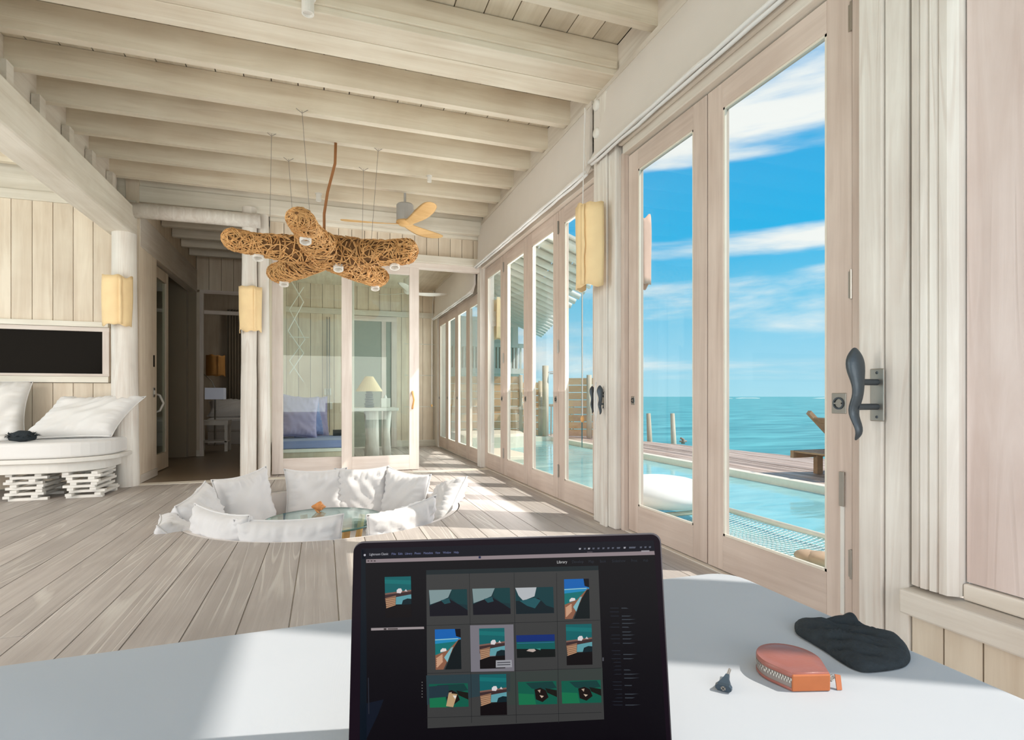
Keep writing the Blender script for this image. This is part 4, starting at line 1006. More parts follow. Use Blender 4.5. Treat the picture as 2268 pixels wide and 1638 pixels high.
# ------------------------------------------------------------ laptop
TL, TR = Vector((0.0311, 0.639, 0.7975)), Vector((0.379, 0.563, 0.7975))
ux = (TR - TL).normalized(); bk = Vector((-ux.y, ux.x, 0)); tilt = math.radians(8.3); LH = 0.243
uy = (Vector((0, 0, 1)) * math.cos(tilt) + bk * math.sin(tilt))      # up the lid
un = ux.cross(uy) ; LWD = (TR - TL).length                            # un points at the viewer? fixed below
if un.dot(Vector((0, 0, CH)) - TL) < 0: un = -un
HB = TL - uy * LH                                                    # hinge end of the left edge
def lid(u, v, d=0.0): return HB + ux * u + uy * v + un * d           # metres from the lower left corner
lp = thing('laptop', 'open dark laptop on the white daybed, its screen full of beach photo thumbnails', 'laptop', (HB.x, HB.y, ZM))
def rrect(w_, h_, r, r2=None, n=6):
    pts = []
    for cx_, cy_, a in ((w_ - r, h_ - r, 0), (r, h_ - r, 90)):
        for k in range(n + 1): t = math.radians(a + 90 * k / n); pts.append((cx_ + r * math.cos(t), cy_ + r * math.sin(t)))
    r = r2 or r
    for cx_, cy_, a in ((r, r, 180), (w_ - r, r, 270)):
        for k in range(n + 1): t = math.radians(a + 90 * k / n); pts.append((cx_ + r * math.cos(t), cy_ + r * math.sin(t)))
    return pts
def lid_plate(name, poly, d0, d1, mat, par, bevel=0):
    n = len(poly); v = [lid(a, b3, d0) for a, b3 in poly] + [lid(a, b3, d1) for a, b3 in poly]
    f = [tuple(range(n)), tuple(range(n, 2 * n))] + [(i, (i + 1) % n, n + (i + 1) % n, n + i) for i in range(n)]
    return MB().add(v, f).build(name, mat, par, bevel=bevel)
lidp = lid_plate('lid', rrect(LWD, LH, 0.011), -0.0045, -0.0006, M_alu, lp)
gls = lid_plate('display', rrect(LWD - 0.0016, LH - 0.0016, 0.0105), -0.0007, 0.0001, M_screenblack, lp)
for v in range(0): pass
def uv(px, py):
    r = ray(px, py); o = Vector((0, 0, CH)); t = (HB - o).dot(un) / r.dot(un); p = o + r * t - HB
    return p.dot(ux), p.dot(uy)
def quad_px(mb, pts, mi, d=0.0004):
    mb.add([lid(*uv(*p), d) for p in pts], [tuple(range(len(pts)))], mi)
SC = {}
def smat(hexs, k=1.0):
    key = (hexs, k)
    if key not in SC:
        c = [int(hexs[i:i + 2], 16) / 255 for i in (0, 2, 4)]; c = [x_ / 12.92 if x_ < 0.04 else ((x_ + 0.055) / 1.055) ** 2.4 for x_ in c]
        SC[key] = glow('screen_' + hexs, c, 0.92 * k)
    return SC[key]
class SB:      # flat picture made of coloured patches on the screen
    def __init__(s): s.mb = MB(); s.mats = []
    def q(s, pts, hx, d=0.0004, k=1.0):
        mm = smat(hx, k)
        if mm not in s.mats: s.mats.append(mm)
        quad_px(s.mb, pts, s.mats.index(mm), d); return s
    def build(s, name, par): return s.mb.build(name, s.mats, par, recalc=False)
# window of the program
s = SB()
s.q([(800, 1216), (1448, 1198), (1476, 1638), (1480, 1700), (797, 1700), (799, 1638)], '06020a', 0.00015)
s.q([(800, 1216), (809, 1216), (812, 1400), (812, 1638), (797, 1638)], '04101c', 0.0002)
s.q([(797, 1560), (850, 1548), (838, 1580), (800, 1660)], '0a1222', 0.0002)
s.build('program_window', gls)
s = SB(); s.q([(801, 1214), (1448, 1196), (1450, 1219), (802, 1237)], '080818', 0.0002).q([(811, 1238), (1449, 1219.5), (1450, 1228), (811, 1246)], '8f8286', 0.0003).q([(1060, 1231), (1065, 1231), (1065, 1236), (1060, 1236)], '20264a', 0.0005)
s.q([(1300, 1221), (1312, 1220.7), (1312, 1222.5), (1300, 1223)], '504850', 0.0005).q([(1420, 1218.5), (1438, 1218), (1438, 1221), (1420, 1221.5)], 'a09aa0', 0.0005)
for k in range(3): s.q([(814 + k * 7, 1240), (818 + k * 7, 1240), (818 + k * 7, 1243), (814 + k * 7, 1243)], '504448', 0.0005)
s.build('menu_bar', gls)
s = SB()
s.q([(944, 1262), (1325, 1252), (1338, 1592), (947, 1612)], '3c3c3c', 0.00025)
s.q([(944, 1262), (1325, 1252), (1325.4, 1262), (944, 1272)], '1c262a', 0.0003)
s.q([(944, 1495), (1130, 1490), (1130, 1530), (946, 1560)], '2a3d44', 0.00028)
s.q([(1080, 1490), (1334, 1478), (1336, 1560), (1085, 1560)], '383f3c', 0.00028)
for y_ in (1378, 1484, 1582):
    s.q([(945, y_ + 6), (1332, y_ - 6), (1332, y_ - 5), (945, y_ + 7)], '1e2022', 0.0003)
for x_ in (1039, 1138, 1232):
    s.q([(x_, 1268), (x_ + 1, 1268), (x_ + 6, 1600), (x_ + 5, 1600)], '1e2022', 0.0003)
s.build('photo_grid', gls)
s = SB(); s.q([(822, 1390), (939, 1387), (939.5, 1392), (822, 1395.5)], '9a9092').q([(850, 1390.6), (856, 1390.4), (856, 1394), (850, 1394)], '302828', 0.0005).q([(859, 1390.6), (881, 1390), (881, 1393), (859, 1393.4)], '504848', 0.0005); s.build('navigator_bar', gls)
s = SB()
for k in range(6): s.q([(934, 1509 + k * 6.5), (936, 1509 + k * 6.5), (936, 1511 + k * 6.5), (934, 1511 + k * 6.5)], '707070')
s.q([(815, 1500), (817, 1500), (818, 1580), (816, 1580)], '282a34').q([(1334, 1455), (1337, 1455), (1337, 1463), (1334, 1463)], '505058')
rr = random.Random(12)
for k in range(26):
    y_ = 1345 + k * 8.6 + rr.uniform(-1, 1); xx_ = 1372 + k * 0.35
    if rr.random() < 0.8: s.q([(xx_ - rr.uniform(8, 28), y_), (xx_ - 2, y_), (xx_ - 2, y_ + 1.6), (xx_ - 20, y_ + 1.6)], '20242e')
    if rr.random() < 0.65: s.q([(xx_ + 4, y_), (xx_ + rr.uniform(14, 40), y_), (xx_ + 20, y_ + 2), (xx_ + 4, y_ + 2)], '3a4048')
o = s.build('side_panel_text', gls); o['kind'] = 'stuff'
def quadpt(c, u, v):   # bilinear in a thumbnail's corners: tl, tr, br, bl
    a = Vector(c[0]).lerp(Vector(c[1]), u); b3 = Vector(c[3]).lerp(Vector(c[2]), u); return tuple(a.lerp(b3, v))
def thumb(x0_, y0_, x1_, y1_, kind, name='photo_thumbnail'):
    sk_ = (x1_ - x0_) * -0.026
    c = [(x0_, y0_), (x1_, y0_ + sk_), (x1_ + 2, y1_ + sk_), (x0_ + 2, y1_)]
    s = SB(); dd = [0.0005]
    def q(pts, hx):
        dd[0] += 0.00003; s.q([quadpt(c, *p) for p in pts], hx, dd[0])
    if kind == 'deck':      # teal sea, white parasol, timber deck, pool, dark foreground
        q([(0, 0), (1, 0), (1, .42), (0, .42)], '0b5f63'); q([(0, .06), (1, .1), (1, .2), (0, .16)], '0f6f70')
        q([(0, .40), (1, .33), (1, .52), (0, .62)], '3c2a2c'); q([(0, .40), (1, .33), (1, .37), (0, .44)], '7a5a50')
        q([(.45, .33), (.52, .29), (.62, .29), (.66, .35), (.6, .41), (.45, .40)], 'd8d2d4'); q([(.74, .36), (.8, .31), (.86, .37)], 'c8c4c8')
        q([(0, .52), (.42, .46), (.38, .72), (.05, .78)], '8a6650')
        for k in range(5): q([(.03, .55 + k * .05), (.4, .52 + k * .04), (.4, .535 + k * .04), (.03, .565 + k * .05)], 'c39a76')
        q([(.42, .50), (1, .44), (1, .60), (.66, .68), (.40, .68)], '5d9aa4'); q([(.62, .70), (.68, .58), (.85, .54), (1, .55), (1, .8), (.62, .8)], '082028')
        q([(0, .78), (.38, .70), (1, .68), (1, 1), (0, 1)], '0a0206')
    elif kind == 'coast':   # blue sky, sea, curved shore to the right
        q([(0, 0), (1, 0), (1, .22), (0, .24)], '1161b0'); q([(0, .24), (1, .22), (1, .32), (0, .36)], '1f86b8'); q([(0, .36), (1, .3), (.5, .62), (0, .66)], '0d6f70'); q([(0, .25), (.9, .23), (.9, .25), (0, .27)], '9cc4d0')
        q([(.78, 0), (1, 0), (1, .22), (.82, .18)], '0a0610'); q([(.2, .52), (.28, .47), (.42, .48), (.44, .54), (.2, .57)], 'e0d8d6')
        q([(0, .64), (.5, .52), (.95, .24), (1, .3), (.6, .6), (.3, 1), (0, 1)], '8a5c46')
        for k in range(5): q([(.02, .72 + k * .05), (.26, .62 + k * .04), (.3, .64 + k * .04), (.06, .75 + k * .05)], 'c89a7c')
        q([(.62, .46), (.7, .44), (.52, .72), (.46, .82), (.34, .70)], '7fb4bc'); q([(.9, .28), (1, .26), (1, 1), (.36, 1), (.5, .8), (.68, .5)], '0a1418')
    elif kind == 'cave':
        q([(0, 0), (1, 0), (1, 1), (0, 1)], '0f2f36'); q([(0, 0), (.6, 0), (.5, .3), (.3, .42), (.02, .55)], '7f9496'); q([(.6, 0), (1, 0), (1, .6), (.75, .55), (.55, .3)], '0d3b3f')
        q([(0, .6), (.3, .42), (.55, .38), (.8, .6), (1, .8), (1, 1), (0, 1)], '0c0a18'); q([(.3, .40), (.52, .33), (.56, .5), (.4, .55)], '1b4a52')
    elif kind == 'cavew':
        q([(0, 0), (1, 0), (1, 1), (0, 1)], '0e3a40'); q([(0, 0), (.56, 0), (.5, .34), (.2, .5), (.08, .3)], 'b4b8bc'); q([(0, .5), (.25, .5), (.6, .4), (.8, .7), (1, .8), (1, 1), (0, 1)], '0a1c24'); q([(.1, .5), (.5, .4), (.66, .5), (.5, .8), (.3, .7)], '1d545c')
    elif kind == 'sea':
        q([(0, 0), (1, 0), (1, .3), (0, .3)], '0a2a70'); q([(0, .3), (1, .3), (1, .65), (0, .62)], '085a58'); q([(0, .6), (1, .65), (1, 1), (0, 1)], '0b1010')
        q([(.25, .7), (.32, .62), (.46, .62), (.5, .7), (.42, .76)], 'b8a8a0'); q([(.5, .62), (.62, .6), (.62, .68)], '3a8a80'); q([(.02, .34), (.98, .33), (.98, .36), (.02, .37)], '2a6a90')
    else:                    # green lagoon with wooden jetty
        q([(0, 0), (1, 0), (1, 1), (0, 1)], '0c5a48'); q([(0, .5), (.4, .55), (.45, 1), (0, 1)], '14704a'); q([(.2, .05), (.9, .02), (1, .3), (.6, .4), (.35, .3)], '123c3a')
        q([(.42, .35), (.58, .28), (.72, .4), (.78, .7), (.62, .9), (.45, .78)], '180c0a'); q([(.5, .38), (.58, .36), (.56, .5)], 'b09a88'); q([(.55, .6), (.66, .64), (.6, .72)], 'c8b4a0'); q([(.7, .3), (1, .4), (1, .7), (.75, .5)], '16140f')
        if kind == 'mix': q([(0, .1), (.5, .05), (.5, .55), (0, .6)], '20343e'); q([(.5, .4), (.72, .45), (.6, 1), (.42, .95)], 'b89a74'); q([(.6, .5), (.7, .52), (.66, .66)], 'e4dcd4')
    return s.build(name, gls)
thumb(852, 1277, 910, 1367, 'deck', 'navigator_photo')
thumb(950, 1306, 1034, 1364, 'cave'); thumb(1046, 1303, 1129, 1361, 'cave'); thumb(1141, 1301, 1225, 1359, 'cavew'); thumb(1249, 1282, 1304, 1370, 'coast')
thumb(963, 1393, 1020, 1482, 'coast')
SB().q([(1041, 1384), (1137, 1382), (1139, 1485), (1043, 1487)], '77747c', 0.0004).build('selected_cell', gls)
thumb(1061, 1391, 1117, 1480, 'deck'); thumb(1143, 1406, 1228, 1456, 'sea'); thumb(1253, 1382, 1310, 1472, 'deck')
thumb(950, 1514, 1036, 1566, 'mix'); thumb(1062, 1493, 1121, 1583, 'deck'); thumb(1147, 1509, 1232, 1560, 'green'); thumb(1243, 1507, 1330, 1557, 'green')
s = SB(); s.q([(1098, 1461), (1133, 1460), (1134, 1476), (1098, 1477)], '9a9aa0', 0.0011).q([(1101, 1465), (1130, 1464), (1130, 1466), (1101, 1467)], '404048', 0.0013).q([(1101, 1470), (1130, 1469), (1130, 1471), (1101, 1472)], '404048', 0.0013); s.build('info_tip', gls)
def text(body, px, py, hpx, hx, par, wpx=None):
    cu = bpy.data.curves.new('text', 'FONT'); cu.body = body
    a = Vector(lid(*uv(px, py))); b3 = Vector(lid(*uv(px, py - hpx)))
    cu.size = (b3 - a).length * 1.35
    ob = bpy.data.objects.new('screen_text', cu); COL.objects.link(ob)
    tmp = bpy.context.evaluated_depsgraph_get(); bpy.context.view_layer.update()
    me = bpy.data.meshes.new_from_object(ob.evaluated_get(bpy.context.evaluated_depsgraph_get()))
    bpy.data.objects.remove(ob)
    o = bpy.data.objects.new('screen_text', me); COL.objects.link(o)
    me.materials.clear(); me.materials.append(smat(hx))
    sx = 1.0
    if wpx:
        wm = max(v.co.x for v in me.vertices); sx = (Vector(lid(*uv(px + wpx, py))) - a).length / wm
    Mx = Matrix((ux, uy, un)).transposed().to_4x4(); Mx.translation = lid(*uv(px, py), 0.0007)
    for v in me.vertices: v.co = Mx @ Vector((v.co.x * sx, v.co.y, 0))
    o.parent = par
    o.matrix_parent_inverse = Matrix()
    return o
text('Lightroom Classic', 818, 1229.5, 5.5, 'b8b8c0', gls, 42)
for wd, px_, wp_ in (('File', 867, 10), ('Edit', 882, 10), ('Library', 897, 16), ('Photo', 918, 14), ('Metadata', 938, 21), ('View', 964, 11), ('Window', 981, 18), ('Help', 1005, 11)):
    text(wd, px_, 1229.5 - (px_ - 818) * 0.026, 5, '7078a0', gls, wp_)
MB().lathe([(0, 0), (0.0012, 0)], 10).xf(Matrix.Translation(lid(*uv(808, 1228.5), 0.0006)) @ Matrix((ux, uy, un)).transposed().to_4x4()).build('menu_mark', smat('b8b8c0'), gls)
for wd, px_, hx, wp_ in (('Library', 1233, 'c8c8c8', 23), ('Develop', 1266, '30343c', 26), ('Map', 1303, '30343c', 12), ('Book', 1328, '30343c', 14), ('Slideshow', 1355, '30343c', 30), ('Print', 1397, '30343c', 14), ('Web', 1423, '30343c', 12)):
    text(wd, px_, 1247 - (px_ - 1233) * 0.02, 6.5, hx, gls, wp_)
s = SB()
for k, px_ in enumerate((1282, 1293, 1302, 1312, 1323, 1334, 1345, 1355, 1366, 1381, 1393, 1400, 1417, 1427, 1437)):
    y_ = 1213 - (px_ - 1282) * 0.025; wd = 5 if k not in (8, 10, 11) else 8; s.q([(px_, y_), (px_ + wd, y_ - .1), (px_ + wd * .8, y_ + 3.6), (px_, y_ + 3.7)], 'a0a0a8' if k in (0, 2, 9) else '565a68')
s.build('menu_icons', gls)
# base with keyboard, towards the viewer
def basep(u, f, z): return HB + ux * u + (-bk) * f + Vector((0, 0, z))
bm_ = MB(); poly = rrect(LWD, 0.243, 0.011)
zb0 = ZM + 0.0035 - HB.z
v = [basep(a, 0.243 - b3 + 0.0, zb0) for a, b3 in poly] + [basep(a, 0.243 - b3, zb0 + 0.013) for a, b3 in poly]; n = len(poly)
base = bm_.add(v, [tuple(range(n)), tuple(range(n, 2 * n))] + [(i, (i + 1) % n, n + (i + 1) % n, n + i) for i in range(n)]).build('base', M_alu, lp, bevel=0.002)
kb = MB()
for r_ in range(6):
    for c_ in range(14):
        u0 = 0.035 + c_ * 0.0205; f0 = 0.028 + r_ * 0.0185
        q = [basep(u0, f0, 0), basep(u0 + 0.0175, f0, 0), basep(u0 + 0.0175, f0 + 0.0155, 0), basep(u0, f0 + 0.0155, 0)]
        vv = [p + Vector((0, 0, zb0 + 0.0128)) for p in q] + [p + Vector((0, 0, zb0 + 0.0145)) for p in q]
        kb.add(vv, [(0, 1, 2, 3), (4, 5, 6, 7), (0, 1, 5, 4), (1, 2, 6, 5), (2, 3, 7, 6), (3, 0, 4, 7)])
kb.build('keyboard', M_black, base, kind='stuff')
q = [basep(a, f, zb0 + 0.0133) for a, f in ((0.105, 0.15), (0.25, 0.15), (0.25, 0.235), (0.105, 0.235))]
MB().add(q + [p - Vector((0, 0, 0.001)) for p in q], [(0, 1, 2, 3), (4, 5, 6, 7), (0, 1, 5, 4), (1, 2, 6, 5), (2, 3, 7, 6), (3, 0, 4, 7)]).build('trackpad', M_alu, base)
MB().tube([basep(0.03, -0.002, zb0 + 0.012), basep(LWD - 0.03, -0.002, zb0 + 0.012)], 0.005, 10).build('hinge', M_black, lp)

# ------------------------------------------------------------ things on the daybed
# zipped leather pouch, drop shaped
def hull_drop(cx, cy, r, A, Bp, n=40):
    P = [(cx + r * math.cos(2 * PI * k / n), cy + r * math.sin(2 * PI * k / n)) for k in range(n)] + [A, Bp]
    P = sorted(set(P)); 
    def cross(o, a, b3): return (a[0] - o[0]) * (b3[1] - o[1]) - (a[1] - o[1]) * (b3[0] - o[0])
    lo = []
    for p in P:
        while len(lo) >= 2 and cross(lo[-2], lo[-1], p) <= 0: lo.pop()
        lo.append(p)
    up = []
    for p in reversed(P):
        while len(up) >= 2 and cross(up[-2], up[-1], p) <= 0: up.pop()
        up.append(p)
    return lo[:-1] + up[:-1]
Zm = ZM + 0.001
A_, B_ = on_z(1754, 1532, Zm), on_z(1836, 1533, Zm)
pc = on_z(1757, 1502, Zm + 0.0)
out = hull_drop(pc.x + 0.004, pc.y + 0.012, 0.0445, (A_.x, A_.y), (B_.x + 0.004, B_.y + 0.002))
po = thing('zip_pouch', 'drop-shaped tan leather zip pouch lying on the daybed in front of the black cloth bag', 'pouch', (pc.x, pc.y, Zm))
def scaled(poly, s, cx, cy): return [(cx + (x_ - cx) * s, cy + (y_ - cy) * s) for x_, y_ in poly]
pcx, pcy = sum(p[0] for p in out) / len(out), sum(p[1] for p in out) / len(out)
def shell(name, levels, mat, par, capbot=True, captop=True, smooth=True):
    n = len(out); v = []; f = []
    for s_, z in levels: v += [(a, b3, z) for a, b3 in scaled(out, s_, pcx, pcy)]
    for l in range(len(levels) - 1): f += [(l * n + i, l * n + (i + 1) % n, (l + 1) * n + (i + 1) % n, (l + 1) * n + i) for i in range(n)]
    if capbot: f.append(tuple(range(n))[::-1])
    if captop: f.append(tuple((len(levels) - 1) * n + i for i in range(n)))
    return smooth_by_angle(MB().add(v, f).build(name, mat, par), 60)
H_ = 0.025
shell('zip_band', [(0.975, Zm + 0.003), (0.985, Zm + 0.010), (0.985, Zm + H_ - 0.010), (0.975, Zm + H_ - 0.004)], M_ziptape, po)
shell('bottom_cover', [(0.95, Zm), (0.995, Zm + 0.001), (1.0, Zm + 0.003), (0.99, Zm + 0.005)], M_leather, po)
shell('top_cover', [(0.985, Zm + H_ - 0.006), (1.0, Zm + H_ - 0.004), (0.998, Zm + H_ - 0.001), (0.97, Zm + H_ + 0.001), (0.94, Zm + H_ + 0.0005), (0.7, Zm + H_ + 0.002), (0.3, Zm + H_ + 0.003)], M_leather, po)
te = MB(); n = len(out); pts = scaled(out, 0.993, pcx, pcy); acc = 0
for i in range(n):
    a, b3 = Vector(pts[i]), Vector(pts[(i + 1) % n]); L_ = (b3 - a).length; d = (b3 - a) / max(L_, 1e-6)
    if abs((a - b3).length - (Vector((A_.x, A_.y)) - Vector((B_.x + 0.004, B_.y + 0.002))).length) < 0.002: continue
    kk = max(1, int(L_ / 0.0018))
    for k in range(kk):
        c = a + d * (L_ * (k + 0.5) / kk); dz = 0.0018 if (k + i) % 2 else -0.0018
        te.bar((c.x, c.y, Zm + 0.0150 + dz - 0.0018), (c.x, c.y, Zm + 0.0150 + dz + 0.0018), 0.0011, 0.0024, up=(d.x, d.y, 0))
te.build('zip_teeth', M_zipteeth, po, kind='stuff')
# orange strap across the flat end
Av, Bv = Vector((A_.x, A_.y, 0)), Vector((B_.x + 0.004, B_.y + 0.002, 0)); dv = (Bv - Av).normalized(); nv = Vector((dv.y, -dv.x, 0))
if nv.y > 0: nv = -nv
MB().add([Av + nv * 0.0015 + Vector((0, 0, Zm + 0.001)), Bv + nv * 0.0015 + Vector((0, 0, Zm + 0.001)), Bv + nv * 0.002 + Vector((0, 0, Zm + H_ - 0.001)), Av + nv * 0.002 + Vector((0, 0, Zm + H_ - 0.001)),
          Av - nv * 0.002 + Vector((0, 0, Zm + 0.001)), Bv - nv * 0.004 + Vector((0, 0, Zm + 0.001)), Bv - nv * 0.004 + Vector((0, 0, Zm + H_ - 0.001)), Av - nv * 0.002 + Vector((0, 0, Zm + H_ - 0.001))],
         [(0, 1, 2, 3), (7, 6, 5, 4), (0, 4, 5, 1), (1, 5, 6, 2), (2, 6, 7, 3), (3, 7, 4, 0)]).build('end_strap', M_leather2, po, bevel=0.0015)
zp = Bv + dv * 0.004 - nv * 0.006
MB().tube([zp + Vector((-0.004, 0, Zm + 0.017)), zp + Vector((0.004, 0, Zm + 0.019)), zp + Vector((0.007, -0.001, Zm + 0.014)), zp + Vector((0.002, 0, Zm + 0.011)), zp + Vector((-0.004, 0, Zm + 0.014))], 0.0014, 6).box(zp.x - 0.006, zp.x + 0.003, zp.y - 0.002, zp.y + 0.002, Zm + 0.013, Zm + 0.018).build('zip_slider', M_steel, po)
MB().add([(zp.x + 0.008 + dx, zp.y - 0.001 + dy, Zm + z_) for dx, dy, z_ in ((0, 0, 0.019), (0.007, -0.003, 0.018), (0.004, -0.008, 0.001), (-0.003, -0.006, 0.001), (0.001, 0.002, 0.019), (0.008, -0.001, 0.018), (0.005, -0.006, 0.001), (-0.002, -0.004, 0.001))],
         [(0, 1, 2, 3), (7, 6, 5, 4), (0, 4, 5, 1), (1, 5, 6, 2), (2, 6, 7, 3), (3, 7, 4, 0)]).build('pull_tab', M_leather2, po)
# black cloth bag
ol = [(1760, 1379), (1768, 1372), (1785, 1377), (1815, 1378), (1850, 1371), (1880, 1366), (1898, 1373), (1908, 1385), (1940, 1398), (1980, 1405), (2004, 1420), (2016, 1446), (2013, 1465), (1990, 1478), (1925, 1486), (1893, 1480), (1860, 1462), (1828, 1440), (1795, 1420), (1764, 1400)]
P = [on_z(a, b3, ZM + 0.004) for a, b3 in ol]
cxs, cys = sum(p.x for p in P) / len(P), sum(p.y for p in P) / len(P)
v = []; f = []; n = len(P) * 4
dense = []
for i in range(len(P)):
    p0, p1, p2, p3 = P[i - 1], P[i], P[(i + 1) % len(P)], P[(i + 2) % len(P)]
    for k in range(4):
        t = k / 4; dense.append(0.5 * ((2 * p1) + (-p0 + p2) * t + (2 * p0 - 5 * p1 + 4 * p2 - p3) * t * t + (-p0 + 3 * p1 - 3 * p2 + p3) * t ** 3))
NR = 14
for r_ in range(NR + 1):
    s_ = 1 - r_ / NR
    for k, p in enumerate(dense):
        x_, y_ = cxs + (p.x - cxs) * s_, cys + (p.y - cys) * s_
        h = 0.016 * (1 - s_ ** 5) ** 0.6 + 0.016 * (1 - s_ ** 3) * noise.noise(Vector(((x_ + y_) * 34, (x_ - y_) * 9, 4))) + 0.006 * (1 - s_ ** 4) * noise.noise(Vector((x_ * 80 + y_ * 50, y_ * 60, 1)))
        v.append((x_, y_, ZM + 0.002 + max(h, 0)))
for r_ in range(NR):
    for k in range(n): f.append((r_ * n + k, r_ * n + (k + 1) % n, (r_ + 1) * n + (k + 1) % n, (r_ + 1) * n + k))
f.append(tuple(range(n))[::-1])
tag(MB().add(v, f).build('cloth_bag', M_sock, smooth=True), 'crumpled black cloth bag at the right edge of the daybed', 'cloth bag')
# thumb screw
t0 = on_z(1602, 1532, ZM + 0.001); t1 = on_z(1616, 1490, ZM + 0.006); ax = (t1 - t0).normalized(); sdv = Vector((ax.y, -ax.x, 0)).normalized(); upv = sdv.cross(ax)
if upv.z < 0: upv = -upv
ts_ = thing('thumb_screw', 'small black thumb screw with a steel tip lying left of the leather pouch', 'screw', t0)
Lt = (t1 - t0).length
def ts_sec(t, w_, h_): c = t0 + ax * (Lt * t) + upv * 0.0055; return [c + sdv * (a * w_) + upv * (b3 * h_) for a, b3 in ((-1, -.4), (-.7, -1), (.7, -1), (1, -.4), (1, .4), (.7, 1), (-.7, 1), (-1, .4))]
secs = [(0.0, 0.0105, 0.0045), (0.10, 0.011, 0.005), (0.2, 0.0085, 0.0048), (0.45, 0.0045, 0.0042), (0.62, 0.0032, 0.0034), (0.66, 0.0030, 0.0030)]
v = [p for s_ in secs for p in ts_sec(*s_)]; f = [(i * 8 + k, i * 8 + (k + 1) % 8, (i + 1) * 8 + (k + 1) % 8, (i + 1) * 8 + k) for i in range(len(secs) - 1) for k in range(8)] + [tuple(range(8))[::-1], tuple((len(secs) - 1) * 8 + k for k in range(8))]
MB().add(v, f).build('grip', plain('blue_black_plastic', (0.03, 0.05, 0.07), 0.3), ts_)
c0 = t0 + upv * 0.0055
MB().tube([c0 + ax * Lt * 0.64, c0 + ax * Lt * 1.0], 0.0022, 10).build('threaded_tip', M_steel, ts_)
MB().tube([c0 - ax * 0.0006, c0 + ax * 0.001], 0.0032, 14).build('screw_head', M_steel, ts_); MB().bar(c0 - ax * 0.0009 - sdv * 0.002 - upv * 0.002, c0 - ax * 0.0009 + sdv * 0.002 + upv * 0.002, 0.0008, 0.0006).bar(c0 - ax * 0.0009 + sdv * 0.002 - upv * 0.002, c0 - ax * 0.0009 - sdv * 0.002 + upv * 0.002, 0.0008, 0.0006).build('cross_slot', M_black, ts_)

# ------------------------------------------------------------ outside: pool, deck, net, sea
sea = B('sea', (-900, 2600, -200, 2600, -2.2, -2.0), M_sea, kind='structure')
pw = thing('pool', 'turquoise swimming pool along the villa with a pale coping', 'pool', (3.7, 5, -0.5))
B('water', (2.46, 5.05, -3, 11.95, -0.75, -0.09), M_pool, pw)
MB().box(5.05, 5.17, -3, 12.1, -0.8, 0.0).build('coping', M_coping, pw, bevel=0.01); MB().box(2.2, 2.46, -3, 12.1, -0.8, -0.02).build('coping', M_coping, pw, bevel=0.01); MB().box(2.46, 5.05, 11.95, 12.1, -0.8, 0.02).build('coping', M_coping, pw, bevel=0.01)
MB().prism([(2.6, 10.6), (3.4, 10.45), (3.95, 10.7), (4.1, 11.3), (3.95, 11.9), (2.6, 11.9)], -0.5, 0.20).build('tub_wall', M_coping, pw, bevel=0.06)
MB().prism([(2.46, 8.2), (3.0, 8.1), (3.2, 8.5), (3.1, 9.6), (2.46, 9.6)], -0.5, 0.02).build('step_block', M_coping, pw, bevel=0.05)
dk = thing('sea_deck', 'weathered brown plank deck between the pool and the sea', 'deck', (6.2, 5, -0.1))
x = 5.185; i = 0
rr = random.Random(4)
while x < 8.2:
    wdt = 0.135; ye = 13.3 if x < 5.9 else (13.3 - (x - 5.9) * 4.6)
    MB().prism([(x, -3), (x + wdt, -3), (x + wdt, ye - 0.45), (x, ye)], -0.06, -0.012 + rr.uniform(-0.004, 0.004)).build('deck_board', M_deck, dk); x += 0.147
B('deck_bearer', (5.2, 8.1, -3, 2, -0.3, -0.065), M_gap, dk)
for k, (px_, py_) in enumerate(((1438, 977), (1491, 977))):
    b0 = on_z(px_, py_, -0.02); D_ = b0.x * S_ + b0.y * C_; h = 62 / F * D_
    tag(MB().tube([(b0.x, b0.y, -2.2), (b0.x + 0.02, b0.y, -0.2), (b0.x - 0.02, b0.y, h - 0.02)], [0.07, 0.06, 0.045], 10).build('mooring_post', M_pole, smooth=True), ['wooden post at the sea edge of the deck, nearer the sconce', 'wooden post at the sea edge of the deck, nearer the middle door stile'][k], 'post', 'posts at the deck edge')
b0 = on_z(1513, 980, -0.01); tag(MB().tube([(b0.x, b0.y, -0.03), (b0.x, b0.y, 0.06), (b0.x - 0.06, b0.y, 0.09)], [0.04, 0.03, 0.02], 8).tube([(b0.x - 0.08, b0.y, 0.02), (b0.x + 0.08, b0.y, 0.02)], 0.02, 6).build('mooring_cleat', M_deck, smooth=True), 'small dark cleat on the deck edge beside the wooden posts', 'cleat')
sf = MB()
for ax_, ay_, ln_ in ((420, 560, 60), (520, 600, 40), (610, 560, 70), (740, 560, 50)):
    sf.tube([(ax_ + ln_ * t / 6, ay_ + 3 * math.sin(t), -1.9) for t in range(7)], [0.2, 0.6, 0.9, 0.8, 0.9, 0.6, 0.2], 6)
o = sf.build('surf', M_white, smooth=True, kind='stuff'); tag(o, 'thin white line of surf breaking on the reef at the horizon', 'surf')
